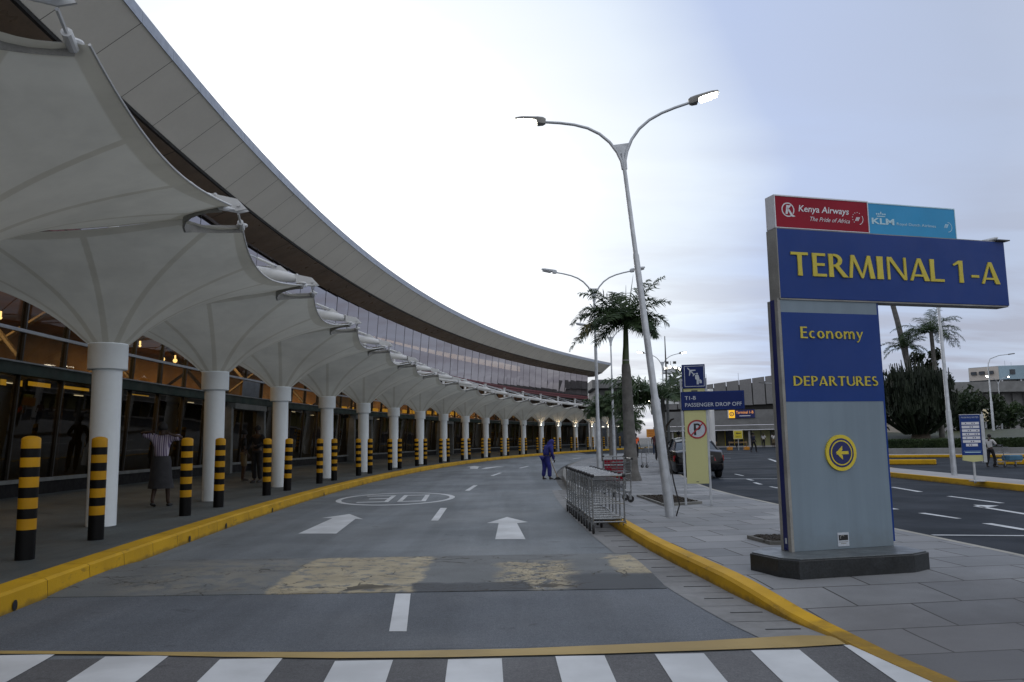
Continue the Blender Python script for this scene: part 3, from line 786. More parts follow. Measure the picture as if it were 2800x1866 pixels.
# roof edge: soffit, raking fascia of panels, coping
RI0, RI1 = -3.2, 17.75
MB().strip(2.5, 10.2, 3.64, 9.75, RI0, RI1).strip(3.64, 9.75, 5.2, 9.75, RI0, RI1).build('soffit', M['soffit'], T, .2)
sj = MB()
k = RI0
while k < RI1:
    sj.strip(2.52, 10.186, 3.62, 9.752, k, k + .006, 1); k += .96
sj.build('soffit_joint', M['black'], T)
MB().strip(2.52, 10.22, 1.20, 11.23, RI0, RI1).build('fascia_backing', M['fasciaback'], T)
MB().strip(2.40, 10.13, 2.56, 10.19, RI0, RI1).strip(2.40, 10.13, 2.38, 10.21, RI0, RI1).build('drip_edge', M['fasciaback'], T)
fp = MB(); k = 1.93 - .32 * 16
while k < RI1 - .02:
    a, b = k + .0016, min(k + .3184, RI1)
    z0, z1 = 10.2, 11.15
    fp.quad(P(2.47, a, 10.17), P(2.47, b, 10.17), P(1.15, b, 11.18), P(1.15, a, 11.18)); k += .32
fp.build('fascia', M['fascia'], T)
cp = MB(); k = 1.93 - .32 * 16
while k < RI1 - .02:
    a, b = k + .001, min(k + .319, RI1)
    cp.quad(P(1.12, a, 11.165), P(1.12, b, 11.165), P(1.14, b, 11.50), P(1.14, a, 11.50))
    cp.quad(P(1.14, a, 11.50), P(1.14, b, 11.50), P(1.7, b, 11.52), P(1.7, a, 11.52)); k += .32
cp.build('coping', M['coping'], T)
MB().strip(1.30, 11.49, 15, 12.0, RI0, RI1).build('roof', M['roof'], T, .3)
# gable end of the roof and of the hall
e = [P(o, RI1, z) for o, z in ((2.47, 10.17), (1.15, 11.18), (1.14, 11.5), (15, 12.0), (15, .3), (8.0, .3), (8.0, 9.75), (3.64, 9.75))]
MB().add(e, [tuple(range(8))]).build('end_wall', M['concretelight'], T)
ie = JS[-1]
MB().quad(P(4.35, ie, .3), P(8.2, ie, .3), P(8.2, ie, 9.8), P(3.6, ie, 9.8)).build('end_wall', M['concrete'], T)
MB().box(P(4.0, ie + .02, 5.0), (.25, .5, 9.6), arc_rot(ie)).build('corner_post', M['sill'], T)
# inside of the hall
MB().strip(4.5, .42, 15, .42, I0, I1).build('hall_floor', M['hallfloor'], T)
MB().strip(9.2, .4, 9.2, 3.5, I0, I1).build('hall_wall', M['hallolive'], T)
MB().strip(5.6, 3.34, 9.2, 3.34, I0, I1).strip(5.6, 3.34, 5.6, 3.46, I0, I1).strip(5.6, 3.46, 15, 3.46, I0, I1).build('gallery_floor', M['hallolive'], T)
MB().strip(12.5, 3.46, 12.5, 6.7, I0, I1).build('gallery_wall', M['hallbrown'], T)
MB().strip(4.4, 6.55, 12.6, 6.3, I0, I1).strip(4.4, 6.6, 12.6, 6.8, I0, I1).build('gallery_ceiling', M['hallbrown'], T)
MB().strip(8.0, 6.8, 8.0, 9.76, I0, I1).build('upper_wall', M['hallolive'], T)
for k in range(-2, 18):
    tr = MB()
    for a, b in ((P(5.2, k + .2, 3.5), P(8.5, k + .5, 6.4)), (P(5.2, k + .7, 6.4), P(8.5, k + .45, 3.5)), (P(4.95, k + .35, .5), P(4.7, k + .35, 6.4))):
        tr.path([a, b], .07, 6)
    tr.build('hall_brace', M['hallsteel'], T)
# lit panels seen inside
for a, b, z0, z1 in ((1.83, 1.87, 2.98, 3.12), (1.94, 1.98, 3.0, 3.14), (2.02, 2.19, 3.04, 3.15), (2.27, 2.52, 3.07, 3.15), (2.92, 3.15, 3.12, 3.15)):
    o = 4.62
    MB().quad(P(o, a, z0), P(o, b, z0), P(o, b, z1), P(o, a, z1)).build('lit_panel', M['yellowlit2'], T)
for a, b, z0, z1 in ((5.99, 6.05, 3.51, 3.61), (6.15, 6.27, 3.51, 3.61), (6.61, 6.69, 3.50, 3.66), (6.80, 7.02, 3.50, 3.68), (7.13, 7.23, 3.5, 3.7), (7.78, 8.01, 3.54, 3.77), (8.12, 8.34, 3.59, 3.80), (8.86, 9.03, 3.63, 3.87), (9.14, 9.21, 3.63, 3.9), (9.24, 9.34, 3.63, 3.9), (9.80, 10.02, 3.69, 3.96), (10.12, 10.21, 3.7, 3.99), (10.78, 11.06, 3.76, 4.05)):
    o = 4.62
    MB().quad(P(o, a, z0), P(o, b, z0), P(o, b, z1), P(o, a, z1)).build('lit_panel', M['yellowlit'], T)
for i, z in ((3.62, 4.66), (2.05, 4.77), (3.33, 4.95), (3.79, 4.7)):
    b = MB(); r = .085 if i in (3.62, 3.79) else .045
    b.lathe([(.001, z - r), (r * .7, z - r * .7), (r, z), (r * .7, z + r * .7), (.001, z + r)], 12, P(5.5, i))
    b.path([P(5.5, i, z + r), P(5.5, i, z + r + .12)], .03, 6)
    b.build('hall_lamp', M['bulb'], T, .8)
for k in range(-1, 17):
    for off, z in ((6.5, 3.30), (7.8, 3.30)):
        if (k + int(off)) % 2: continue
        c = P(off, k + .4, z)
        MB().box(c, (.5, .06, .02), arc_rot(k)).build('ceiling_strip', M['tube'], T)
for k in (-1, 2, 5, 8, 11, 14):
    ld = bpy.data.lights.new('hall_light', 'AREA'); ld.shape = 'RECTANGLE'; ld.size = 10; ld.size_y = 3; ld.energy = 650; ld.color = (1.0, .72, .40)
    lo = bpy.data.objects.new('hall_light', ld); COL.objects.link(lo)
    lo.location = P(8.3, k + .5, 6.2); lo.rotation_euler = (0, 0, arc_rot(k))
    lo.parent = T; lo.matrix_parent_inverse = wm(T).inverted()

# ================================================================== CANOPIES
R0, Z0, ZC = .33, 3.29, 4.76
FC = (2.30, -2.90); CUT = (2.872, -2.22)
def outline(FC, dep):
    pts = []
    n = 20
    for k in range(n + 1):                       # front scallop, from -u to +u
        t = -1 + 2 * k / n
        pts.append((FC[0] * t, FC[1] + dep * (1 - t * t)))
    for k in range(1, 6):                        # concave notch at the junction
        t = k / 6
        x = FC[0] + (CUT[0] - FC[0]) * t; y = FC[1] + (CUT[1] - FC[1]) * t
        bul = .10 * math.sin(PI * t)
        pts.append((x - bul * .75, y + bul * .65))
    pts.append(CUT)
    for k in range(1, 10):
        t = k / 10
        pts.append((CUT[0] - .012 * math.sin(PI * t), CUT[1] * (1 - 2 * t)))
    half = pts[:]                                # front half walked from -u; now mirror for the back
    back = [(x, -y) for x, y in pts]
    full = [p for p in pts] + [(CUT[0], -CUT[1])] + [p for p in reversed(back[:n + 6])]
    left = [(-CUT[0], -CUT[1])] + [(-x, -y) for x, y in pts[n + 7:n + 16]] + [CUT_L for CUT_L in [(-CUT[0], CUT[1])]]
    # simple and safe: sort everything by angle
    allp = set()
    for x, y in pts + back: allp.add((round(x, 4), round(y, 4))); allp.add((round(-x, 4), round(y, 4)))
    return sorted(allp, key=lambda p: math.atan2(p[1], p[0]))
def memz(r):
    return Z0 + (ZC - Z0) * max(0, math.log(max(r, R0) / R0) / math.log(3.67 / R0)) ** 1.3
def membrane_mesh(FC, dep):
    OUT = outline(FC, dep)
    n = len(OUT); nr = 15
    me = bpy.data.meshes.new('membrane')
    vs = []; rr = []
    for j in range(nr + 1):
        t = (j / nr) ** 1.25
        for (x, y) in OUT:
            R = math.hypot(x, y); r = R0 + (R - R0) * t
            vs.append((x / R * r, y / R * r, memz(r))); rr.append((r, R))
    fs = [(j * n + q, (j + 1) * n + q, (j + 1) * n + (q + 1) % n, j * n + (q + 1) % n) for j in range(nr) for q in range(n)]
    me.from_pydata(vs, [], fs)
    uv = me.uv_layers.new(name='seam')
    for p in me.polygons:
        us = []
        for li in p.loop_indices:
            v = me.vertices[me.loops[li].vertex_index].co
            us.append(math.atan2(v.y, v.x) / (2 * PI) * 12)
        mx = max(us)
        for li, u in zip(p.loop_indices, us):
            v = me.vertices[me.loops[li].vertex_index].co
            if mx - u > 6: u += 12
            uv.data[li].uv = (u, math.hypot(v.x, v.y))
    at = me.attributes.new('hem', 'FLOAT', 'POINT')
    for k, (r, R) in enumerate(rr): at.data[k].value = R - r
    me.polygons.foreach_set('use_smooth', [True] * len(me.polygons))
    me.materials.append(M['membrane'])
    me.update()
    return me
def make_canopy(FC=FC, dep=.24):
    t = thing('canopy', '', 'canopy', group='white fabric canopies along the terminal walkway')
    c = MB(); c.lathe([(.238, .12), (.24, 2.87)], 32); c.build('column', M['column'], t, .5, world=False)
    c = MB(); c.lathe([(.245, 2.84), (.315, 2.84), (.322, 2.85), (.322, 3.285), (.315, 3.295), (.25, 3.295)], 32); c.build('capital', M['column'], t, .5, world=False)
    c = MB(); c.box((.17, -.17, 2.74), (.03, .03, .05), rad(45)); c.build('cable_hole', M['black'], t, world=False)
    c = MB(); c.box((.22, -.11, 1.0), (.06, .09, .30), rad(-28)); c.build('junction_box', M['column'], t, world=False, bevel=.006)
    o = bpy.data.objects.new('membrane', membrane_mesh(FC, dep)); COL.objects.link(o); o.parent = t
    for s in (-1, 1):
        pts = [(x, y * -s, memz(math.hypot(x, y)) + .004) for x, y in [(FC[0] * q / 10, FC[1] + dep * (1 - (q / 10) ** 2)) for q in range(-10, 11)]]
        MB().path(pts, .013, 6).build('edge_cable', M['white'], t, .8, world=False)
    c = MB(); c.lathe([(.10, 3.25), (.085, 6.0), (.13, 6.0), (.13, 6.06), (.02, 6.06)], 16); c.build('mast', M['white'], t, .5, world=False)
    return t
near = make_canopy((2.30, -3.02), .10)
proto = make_canopy()
def canlabel(i):
    if i == 0: return 'nearest white fabric canopy, filling the top left corner with its column out of view'
    if i == 1: return 'white fabric canopy on the nearest and widest column of the row'
    if i >= 13: return 'small white canopy on the %s column from the camera, glowing warm from its spotlights' % ORD[i]
    return 'white fabric canopy on the %s white column from the camera' % ORD[i]
for i in range(0, 18):
    t = near if i == 0 else proto if i == 1 else dup(proto)
    t.location = P(0, i, .0); t.rotation_euler = (0, 0, arc_rot(i)); t['label'] = canlabel(i)
    if i >= 12:                                   # spotlights at the capital, lit from the thirteenth on
        for s in (-1, 1):
            c = MB(); c.lathe([(.035, -.05), (.05, .05), (.045, .055), (.001, .055)], 12, (.34 * s, -.10, 2.84)); c.path([(.24 * s, -.1, 2.8), (.34 * s, -.1, 2.8)], .012, 6)
            b = c.build('spotlight', M['darkgrey'], t, .5, world=False)
            if i >= 13:
                c = MB(); c.lathe([(.001, .0), (.04, .0), (.042, .02), (.001, .03)], 12, (.34 * s, -.10, 2.90)); c.build('lens', M['lampsmall'], b, None, world=False)
        if i >= 13:
            for s in (-1, 1):
                ld = bpy.data.lights.new('spotlight_beam', 'SPOT'); ld.energy = 11; ld.color = (1.0, .76, .48); ld.spot_size = rad(95); ld.spot_blend = .7; ld.shadow_soft_size = .04
                lo = bpy.data.objects.new('spotlight_beam', ld); COL.objects.link(lo); lo.parent = t
                lo.location = (.36 * s, -.14, 2.96); lo.rotation_euler = Vector((-.25 * s, .05, -1)).to_track_quat('-Z', 'Y').to_euler() if False else (Vector((.30 * s, -.10, 1))).to_track_quat('-Z', 'Y').to_euler()

# steel arms at the junctions
def make_arm():
    t = thing('cantilever_strut', '', 'steel strut', group='white steel struts at the canopy junctions')
    # local x along the kerb, y to the building, origin under the tip on the column line
    a = Vector((0, -2.62, 5.02)); b = Vector((0, -.1, 5.50)); d = b - a
    q = [a + d * k for k in (0, .02, .10, .26, .42, .62, .82, 1.0)]
    MB().path(q, [.07, .095, .115, .128, .125, .105, .075, .05], 18).build('tube', M['white'], t, .7, world=False)
    f = MB()
    f.loft([[Vector((s, -2.62 - 0.02, 4.92)), Vector((s, -2.60, 5.11)), Vector((s, -2.96, 5.03)), Vector((s, -3.10, 4.88)), Vector((s, -2.96, 4.85))] for s in (-.075, -.05)])
    f.loft([[Vector((s, -2.62 - 0.02, 4.92)), Vector((s, -2.60, 5.11)), Vector((s, -2.96, 5.03)), Vector((s, -3.10, 4.88)), Vector((s, -2.96, 4.85))] for s in (.05, .075)])
    f.box((0, -2.64, 5.02), (.15, .03, .2)); f.path([(-.10, -2.98, 4.94), (.10, -2.98, 4.94)], .03, 8)
    f.build('end_fork', M['white'], t, .5, world=False)
    f = MB(); f.loft([[Vector((s, -2.56, 5.08)), Vector((s, -2.05, 5.18)), Vector((s, -2.12, 5.33)), Vector((s, -2.28, 5.31))] for s in (-.02, .02)]); f.build('lug', M['white'], t, world=False)
    for s in (-1, 1):
        top = Vector((2.87 * s, 0, 5.98)); lug = Vector((.03 * s, -2.20, 5.29))
        MB().path([top, lug], .018, 6).build('tie_rod', M['galv'], t, .8, world=False)
        MB().path([lug.lerp(top, .02), lug.lerp(top, .14)], .032, 8).build('turnbuckle', M['white'], t, .8, world=False)
        # clamp at the membrane corner
        c0 = Vector((.575 * s, -2.87, memz(3.67))); c1 = Vector((.12 * s, -2.93, 4.86))
        MB().path([c0, c0.lerp(c1, .45)], .045, 10).build('corner_clamp', M['white'], t, .6, world=False)
        MB().path([c0.lerp(c1, .45), c1], .018, 6).build('corner_rod', M['white'], t, .6, world=False)
        MB().lathe([(.001, -.02), (.075, -.02), (.085, 0), (.075, .02), (.001, .02)], 16, c0 + Vector((0, 0, .05))).build('corner_disc', M['white'], t, .6, world=False)
    cr = MB(); pts = []
    for k in range(13):
        a2 = PI * k / 12
        u = -.56 * math.cos(a2); w = -2.86 + .66 * math.sin(a2)
        pts.append(Vector((u, w, 4.60 + .14 * abs(math.cos(a2)))))
    rings = [[p + Vector((0, 0, -.05)), p + Vector((0, 0, .07)), p + Vector((0, -.03, .07)), p + Vector((0, -.03, -.05))] for p in pts]
    cr.loft(rings).build('crescent_plate', M['framegrey'], t, .5, world=False)
    return t
arm0 = make_arm()
for k in range(0, 18):
    i = k - .5
    t = arm0 if k == 0 else dup(arm0)
    t.location = P(0, i, 0); t.rotation_euler = (0, 0, arc_rot(i))
    t['label'] = ('large white steel strut cut off at the top left of the nearest canopy' if k == 0 else 'white steel strut where the nearest corner canopy meets the one on the first column' if k == 1 else
                  'white tapered steel strut between the canopies on the %s and %s columns' % (ORD[k - 1], ORD[k]))

# ================================================================== BOLLARDS
def make_bollard():
    b = MB(); r = .108
    zs = [0, .365]; ms = [1]
    z = .365
    for k in range(5):
        for m, h in ((0, .108), (1, .108)) if k < 4 else ((0, .108),):
            pass
    bands = [(1, 0, .40), (0, .40, .545), (1, .545, .67), (0, .67, .805), (1, .805, .93), (0, .93, 1.065), (1, 1.065, 1.185), (0, 1.185, 1.325)]
    bands = [(1, 0, .37), (0, .37, .50), (1, .50, .62), (0, .62, .75), (1, .75, .875), (0, .875, 1.00), (1, 1.00, 1.12), (0, 1.12, 1.235), (1, 1.235, 1.345), (0, 1.345, 1.455)]
    prof = [(r, 0)]; mi = []
    for m, a, c in bands: prof.append((r, c)); mi.append(m)
    for k in range(1, 6):
        a = PI / 2 * k / 5; prof.append((max(.002, r * math.cos(a)), 1.455 + .045 * math.sin(a))); mi.append(0)
    b.lathe(prof, 24, (0, 0, 0), mi)
    return b.mesh('bollard', [M['bollyellow'], M['bollblack']], .6)
bm = make_bollard()
bidx = []
for k in range(0, 18): bidx += [(k, .28), (k, .62)]
for k, f in bidx:
    i = k + f + .004 * math.sin(k * 7 + f * 11)
    off = -.86
    o = bpy.data.objects.new('bollard', bm); COL.objects.link(o)
    o.location = P(off, i, .155); o.rotation_euler = (rad(random.uniform(-1.1, 1.1)), rad(random.uniform(-1.1, 1.1)), random.uniform(0, 6))
    w = 'nearer' if f < .5 else 'farther'
    if k == 0: lab = 'largest black and yellow striped bollard, nearest the camera' if f < .5 else 'black and yellow striped bollard standing in front of the nearest white column'
    else: lab = 'striped bollard, %s of the pair between the %s and %s white columns' % (w, ORD[k], ORD[k + 1])
    tag(o, lab, 'bollard', 'black and yellow bollards along the kerb')

# ================================================================== LETTERING
DG = bpy.context.evaluated_depsgraph_get
def text_mesh(body, size=1.0, extrude=.004, shear=0.0, align='LEFT', bold=0.0, spacing=1.0):
    cu = bpy.data.curves.new('lettering', 'FONT')
    cu.body = body; cu.size = size; cu.extrude = extrude; cu.shear = shear; cu.align_x = align; cu.offset = bold; cu.space_character = spacing; cu.resolution_u = 3
    o = bpy.data.objects.new('lettering', cu); COL.objects.link(o)
    bpy.context.view_layer.update()
    me = bpy.data.meshes.new_from_object(o.evaluated_get(DG()))
    bpy.data.objects.remove(o); bpy.data.curves.remove(cu)
    return me
class Face:
    """a vertical sign face: s runs to the right as read, z is up, d comes out of the face"""
    def __init__(f, p0, dr):
        f.p = Vector((p0[0], p0[1], 0)); f.d = Vector((dr[0], dr[1], 0)).normalized(); f.n = Vector((f.d.y, -f.d.x, 0))
    def at(f, s, z, d=0.0): return f.p + f.d * s + Vector((0, 0, z)) + f.n * d
    def M(f, s, z, d=0.0):
        o = f.at(s, z, d)
        return Matrix(((f.d.x, 0, f.n.x, o.x), (f.d.y, 0, f.n.y, o.y), (0, 1, 0, o.z), (0, 0, 0, 1)))
    def box(f, mb, s0, s1, z0, z1, d0, d1, mi=0):
        vs = [f.at(s, z, d) for d in (d0, d1) for z in (z0, z1) for s in (s0, s1)]
        return mb.add(vs, [(0, 2, 3, 1), (4, 5, 7, 6), (0, 1, 5, 4), (2, 6, 7, 3), (0, 4, 6, 2), (1, 3, 7, 5)], mi)
    def poly(f, mb, pts, d0, d1, mi=0):
        ar = sum(pts[i][0] * pts[(i + 1) % len(pts)][1] - pts[(i + 1) % len(pts)][0] * pts[i][1] for i in range(len(pts)))
        if ar < 0: pts = pts[::-1]
        n = len(pts)
        vs = [f.at(s, z, d0) for s, z in pts] + [f.at(s, z, d1) for s, z in pts]
        return mb.add(vs, [tuple(range(n - 1, -1, -1)), tuple(range(n, 2 * n))] + [(i, (i + 1) % n, n + (i + 1) % n, n + i) for i in range(n)], mi)
    def disc(f, mb, s, z, r, d0, d1, n=40, mi=0): return f.poly(mb, [(s + r * math.cos(2 * PI * k / n), z + r * math.sin(2 * PI * k / n)) for k in range(n)], d0, d1, mi)
    def ring(f, mb, s, z, r0, r1, d0, d1, n=40, a0=0, a1=2 * PI, mi=0):
        for k in range(n):
            a, b = a0 + (a1 - a0) * k / n, a0 + (a1 - a0) * (k + 1) / n
            f.poly(mb, [(s + r * math.cos(t), z + r * math.sin(t)) for r, t in ((r0, a), (r1, a), (r1, b), (r0, b))], d0, d1, mi)
        return mb
    def text(f, name, body, s, z, size, mat, parent, d=.002, ex=.002, width=None, height=None, **kw):
        me = text_mesh(body, 1.0, ex / max(size, 1e-6) if False else 0.0, **kw)
        xs = [v.co.x for v in me.vertices]; ys = [v.co.y for v in me.vertices]
        if not xs: return None
        sx = size if width is None else width / (max(xs) - min(xs))
        sy = size if height is None else height / (max(ys) - min(ys))
        ox = min(xs) if width is not None else 0; oy = min(ys) if height is not None else 0
        mt = f.M(s, z, d + ex)
        for v in me.vertices: v.co = mt @ Vector(((v.co.x - ox) * sx, (v.co.y - oy) * sy, 0))
        me.materials.clear(); me.materials.append(mat); me.update()
        o = bpy.data.objects.new(name, me); COL.objects.link(o); o.parent = parent; o.matrix_parent_inverse = wm(parent).inverted()
        return o

# roman sign letters with thick and thin strokes (unit cap height)
def ribbon(c, w):
    L_, R_ = [], []
    for k, (x, y) in enumerate(c):
        a = c[max(0, k - 1)]; b = c[min(len(c) - 1, k + 1)]
        dx, dy = b[0] - a[0], b[1] - a[1]; l = math.hypot(dx, dy) or 1
        nx_, ny_ = -dy / l, dx / l; h = (w[k] if isinstance(w, list) else w) / 2
        L_.append((x + nx_ * h, y + ny_ * h)); R_.append((x - nx_ * h, y - ny_ * h))
    return [[L_[k], L_[k + 1], R_[k + 1], R_[k]] for k in range(len(c) - 1)]
def arc(cx, cy, rx, ry, a0, a1, wmin, wmax, n=14):
    c, w = [], []
    for k in range(n + 1):
        a = a0 + (a1 - a0) * k / n
        c.append((cx + rx * math.cos(a), cy + ry * math.sin(a))); w.append(wmin + (wmax - wmin) * abs(math.cos(a)) ** 1.2)
    return ribbon(c, w)
def stem(x, w=.15, y0=0, y1=1):
    m = (y0 + y1) / 2; f = .012
    return [[(x - f, y0), (x + w + f, y0), (x + w, m), (x + w + f, y1), (x - f, y1), (x, m)]]
def R4(x0, y0, x1, y1): return [[(x0, y0), (x1, y0), (x1, y1), (x0, y1)]]
GL = {
 'T': (.68, R4(0, .885, .68, 1) + stem(.265, .155, 0, .885)),
 'E': (.56, stem(.02, .16) + R4(.18, .885, .54, 1) + R4(.18, .455, .50, .57) + R4(.18, 0, .56, .115)),
 'R': (.72, stem(.02, .155) + arc(.18, .72, .27, .235, -PI / 2, PI / 2, .09, .155) + [[(.22, .47), (.37, .50), (.73, 0), (.53, 0)]]),
 'M': (.98, [[(0, 0), (.11, 0), (.20, .9), (.09, 1)], [(.09, 1), (.225, 1), (.53, .08), (.46, 0)], [(.46, 0), (.53, .0), (.83, 1), (.72, 1)], [(.83, 1), (.70, .98), (.80, 0), (.98, 0)]]),
 'I': (.19, stem(.015, .16)),
 'N': (.80, [[(.02, 0), (.12, 0), (.12, .86), (.02, 1)], [(.02, 1), (.20, 1), (.80, 0), (.68, 0)], [(.70, .17), (.80, 0), (.80, 1), (.70, 1)]]),
 'A': (.78, [[(0, 0), (.11, 0), (.41, 1), (.33, 1)], [(.33, 1), (.46, 1), (.78, 0), (.58, 0), (.36, .82)], [(.20, .28), (.17, .19), (.56, .19), (.53, .28)]]),
 'L': (.56, stem(.02, .155) + R4(.175, 0, .56, .115)),
 '1': (.45, stem(.235, .15) + [[(.235, .86), (.235, 1), (.0, .82), (.03, .75)]]),
 '-': (.34, R4(0, .26, .34, .375)),
 'D': (.80, stem(.02, .15) + arc(.17, .5, .53, .445, -PI / 2, PI / 2, .10, .155, 20)),
 'P': (.60, stem(.02, .15) + arc(.17, .71, .33, .245, -PI / 2, PI / 2, .085, .15)),
 'U': (.74, R4(.02, .33, .165, 1) + R4(.63, .33, .72, 1) + arc(.385, .34, .29, .295, PI, 2 * PI, .09, .14, 18)),
 'S': (.52, arc(.27, .745, .19, .205, .25 * PI, 1.42 * PI, .10, .13, 14) + arc(.24, .265, .20, .22, -.78 * PI, .46 * PI, .10, .13, 14) + ribbon([(.22, .545), (.34, .455)], .13)),
 'c': (.50, arc(.28, .33, .21, .28, .30 * PI, 1.70 * PI, .085, .14, 18)),
 'o': (.60, arc(.30, .33, .215, .28, 0, 2 * PI, .085, .14, 26)),
 'n': (.60, stem(.03, .125, 0, .66) + arc(.335, .38, .165, .24, 0, PI * .93, .085, .125, 12) + R4(.44, 0, .565, .39)),
 'm': (.93, stem(.03, .125, 0, .66) + arc(.315, .38, .15, .24, 0, PI * .93, .085, .125, 10) + R4(.405, 0, .525, .39) + arc(.65, .38, .15, .24, 0, PI * .9, .085, .125, 10) + R4(.74, 0, .86, .39)),
 'y': (.56, [[(0, .66), (.14, .66), (.32, .10), (.24, 0)], [(.24, .06), (.33, .10), (.56, .66), (.46, .66)], [(.24, .06), (.32, .08), (.24, -.14), (.13, -.28), (.02, -.28), (.04, -.19), (.16, -.16)]]),
}
def roman(face, name, word, spans, z0, h, d, depth, mat, parent):
    mb = MB()
    for ch, (s0, s1) in zip(word, spans):
        w, polys = GL[ch]
        for q, po in enumerate(polys):
            face.poly(mb, [(s0 + x / w * (s1 - s0), z0 + y * h) for x, y in po], d, d + depth + .0004 * q)
    return mb.build(name, mat, parent)
def spans_for(word, s0, s1, gap=.13):
    tot = sum(GL[c][0] for c in word) + gap * (len(word) - 1); k = (s1 - s0) / tot; out = []; x = s0
    for c in word:
        out.append((x, x + GL[c][0] * k)); x += (GL[c][0] + gap) * k
    return out

# ================================================================== BIG TERMINAL SIGN
F1 = Face((2.758, 8.329), (.96116, .27599))
SG = thing('terminal_sign', 'tall blue and grey TERMINAL 1-A pylon sign on a black granite base', 'sign', F1.at(.65, .15, -.09))
TH = .175
g = [(2.37, 8.40), (2.52, 7.99), (2.68, 7.85), (3.89, 8.10), (4.12, 8.27), (4.06, 8.66), (3.86, 8.98), (2.62, 8.74)]
b = MB(); b.prism(g, .10, .315); b.build('granite_base', M['granite'], SG, None, bevel=.008)
cc = Vector((3.2, 8.42)); b = MB(); b.prism([tuple(cc + (Vector(p) - cc) * .975) for p in g], .3165, .327); b.build('base_top', M['graniteTop'], SG, None, bevel=.004)
b = MB(); F1.box(b, .050, 1.252, .327, 2.91, -.045, 0); b.build('front_panel', M['signgrey'], SG, None, bevel=.004)
b = MB(); F1.box(b, .053, 1.249, 1.838, 2.772, .0005, .003); b.build('blue_panel', M['blue'], SG)
b = MB(); F1.box(b, .016, .048, .327, 2.92, -.05, .004); b.build('edge_strip', M['framegrey'], SG)
b = MB(); F1.box(b, .022, 1.27, .335, 2.91, -.135, -.0455); b.build('side_band', M['navy'], SG)
b = MB(); F1.box(b, 1.252, 1.282, .372, 2.90, -.13, -.012); b.build('side_band', M['blue'], SG)
b = MB(); F1.box(b, .018, 1.262, .327, 2.905, -.18, -.136); b.build('rear_panel', M['framegrey'], SG)
# header box
b = MB(); F1.box(b, .05, 3.062, 2.920, 3.664, -.15, .018); b.build('header_face', M['blue'], SG, None, bevel=.006)
b = MB(); F1.box(b, .040, .0495, 2.915, 3.668, -.16, .020); F1.box(b, .05, 3.05, 2.905, 2.9195, -.15, .012); F1.box(b, .05, 3.05, 3.6645, 3.672, -.15, .012); b.build('header_frame', M['framegrey'], SG)
b = MB(); F1.box(b, .042, .049, 2.93, 3.655, -.152, .0); b.build('header_side', M['concretelight'], SG)
b = MB(); F1.box(b, 2.93, 3.11, 3.672, 3.684, -.02, .06); b.build('broken_trim', M['darkgrey'], SG)
# airline boxes on top
b = MB(); F1.box(b, .05, 1.212, 3.673, 4.018, -.14, .012); b.build('airline_panel', M['red'], SG)
b = MB()
for q in ((.038, 1.222, 4.0185, 4.032), (.038, 1.222, 3.6725, 3.680), (.038, .0495, 3.6805, 4.018), (1.2125, 1.222, 3.6805, 4.018)): F1.box(b, q[0], q[1], q[2], q[3], -.145, .018)
b.build('panel_frame', M['letterwhite'], SG)
b = MB(); F1.box(b, 1.223, 2.392, 3.673, 4.010, -.14, .010); b.build('airline_panel', M['cyan'], SG)
b = MB()
for q in ((1.223, 2.402, 4.0105, 4.022), (2.3925, 2.402, 3.673, 4.010)): F1.box(b, q[0], q[1], q[2], q[3], -.145, .014)
b.build('panel_frame', M['lettercyan'], SG)
# lettering
tx = lambda p: .194 + (p - 410) * (1.653 - .194) / (1240 - 410) if p <= 1240 else 1.653 + (p - 1240) * (2.161 - 1.653) / (1508 - 1240) if p <= 1508 else 2.161 + (p - 1508) * (2.943 - 2.161) / (1905 - 1508)
sp_ = [(410, 530), (557, 655), (672, 806), (818, 1005), (1022, 1070), (1097, 1243), (1266, 1404), (1410, 1510), (1577, 1655), (1703, 1757), (1775, 1907)]
roman(F1, 'headline_lettering', 'TERMINAL1-A', [(tx(a), tx(c)) for a, c in sp_], 3.163, .252, .0185, .012, M['gold'], SG)
roman(F1, 'economy_lettering', 'Economy', spans_for('Economy', .268, 1.044), 2.500, .122, .0035, .008, M['gold'], SG)
roman(F1, 'departures_lettering', 'DEPARTURES', spans_for('DEPARTURES', .150, 1.186), 2.002, .100, .0035, .008, M['gold'], SG)
# arrow roundel
b = MB(); F1.disc(b, .664, 1.304, .186, .002, .022, 48); b.build('roundel', M['yellowdisc'], SG)
b = MB(); F1.disc(b, .664, 1.304, .150, .0225, .0235, 48); b.build('roundel_ring', M['navy'], SG)
b = MB(); F1.disc(b, .664, 1.304, .130, .024, .025, 48); b.build('roundel_ring', M['yellowdisc'], SG)
b = MB(); F1.disc(b, .664, 1.304, .117, .0255, .0265, 48); b.build('roundel_centre', M['navy'], SG)
b = MB(); F1.box(b, .60, .745, 1.288, 1.320, .027, .030)
F1.poly(b, [(.592, 1.304), (.672, 1.375), (.672, 1.335), (.640, 1.304)], .027, .0302); F1.poly(b, [(.592, 1.304), (.640, 1.304), (.672, 1.273), (.672, 1.233)], .027, .0304)
b.build('arrow', M['yellowdisc'], SG)
# plate at the foot
b = MB(); F1.box(b, .565, .701, .355, .492, .001, .004); b.build('maker_plate', M['lettergrey'], SG)
b = MB(); F1.box(b, .578, .688, .415, .468, .0045, .006); b.build('maker_plate_picture', M['black'], SG)
b = MB(); F1.ring(b, .62, .442, .020, .028, .0065, .007, 12, .5, 3.6); F1.box(b, .60, .664, .379, .386, .0045, .0052); F1.box(b, .575, .69, .395, .401, .0045, .0052); b.build('maker_plate_mark', M['framegrey'], SG)
b = MB(); nside = Face(F1.at(.0215, 0, -.135), F1.n)
nside.box(b, .03, .06, .40, .455, .0008, .003); b.build('small_sticker', M['lettergrey'], SG)
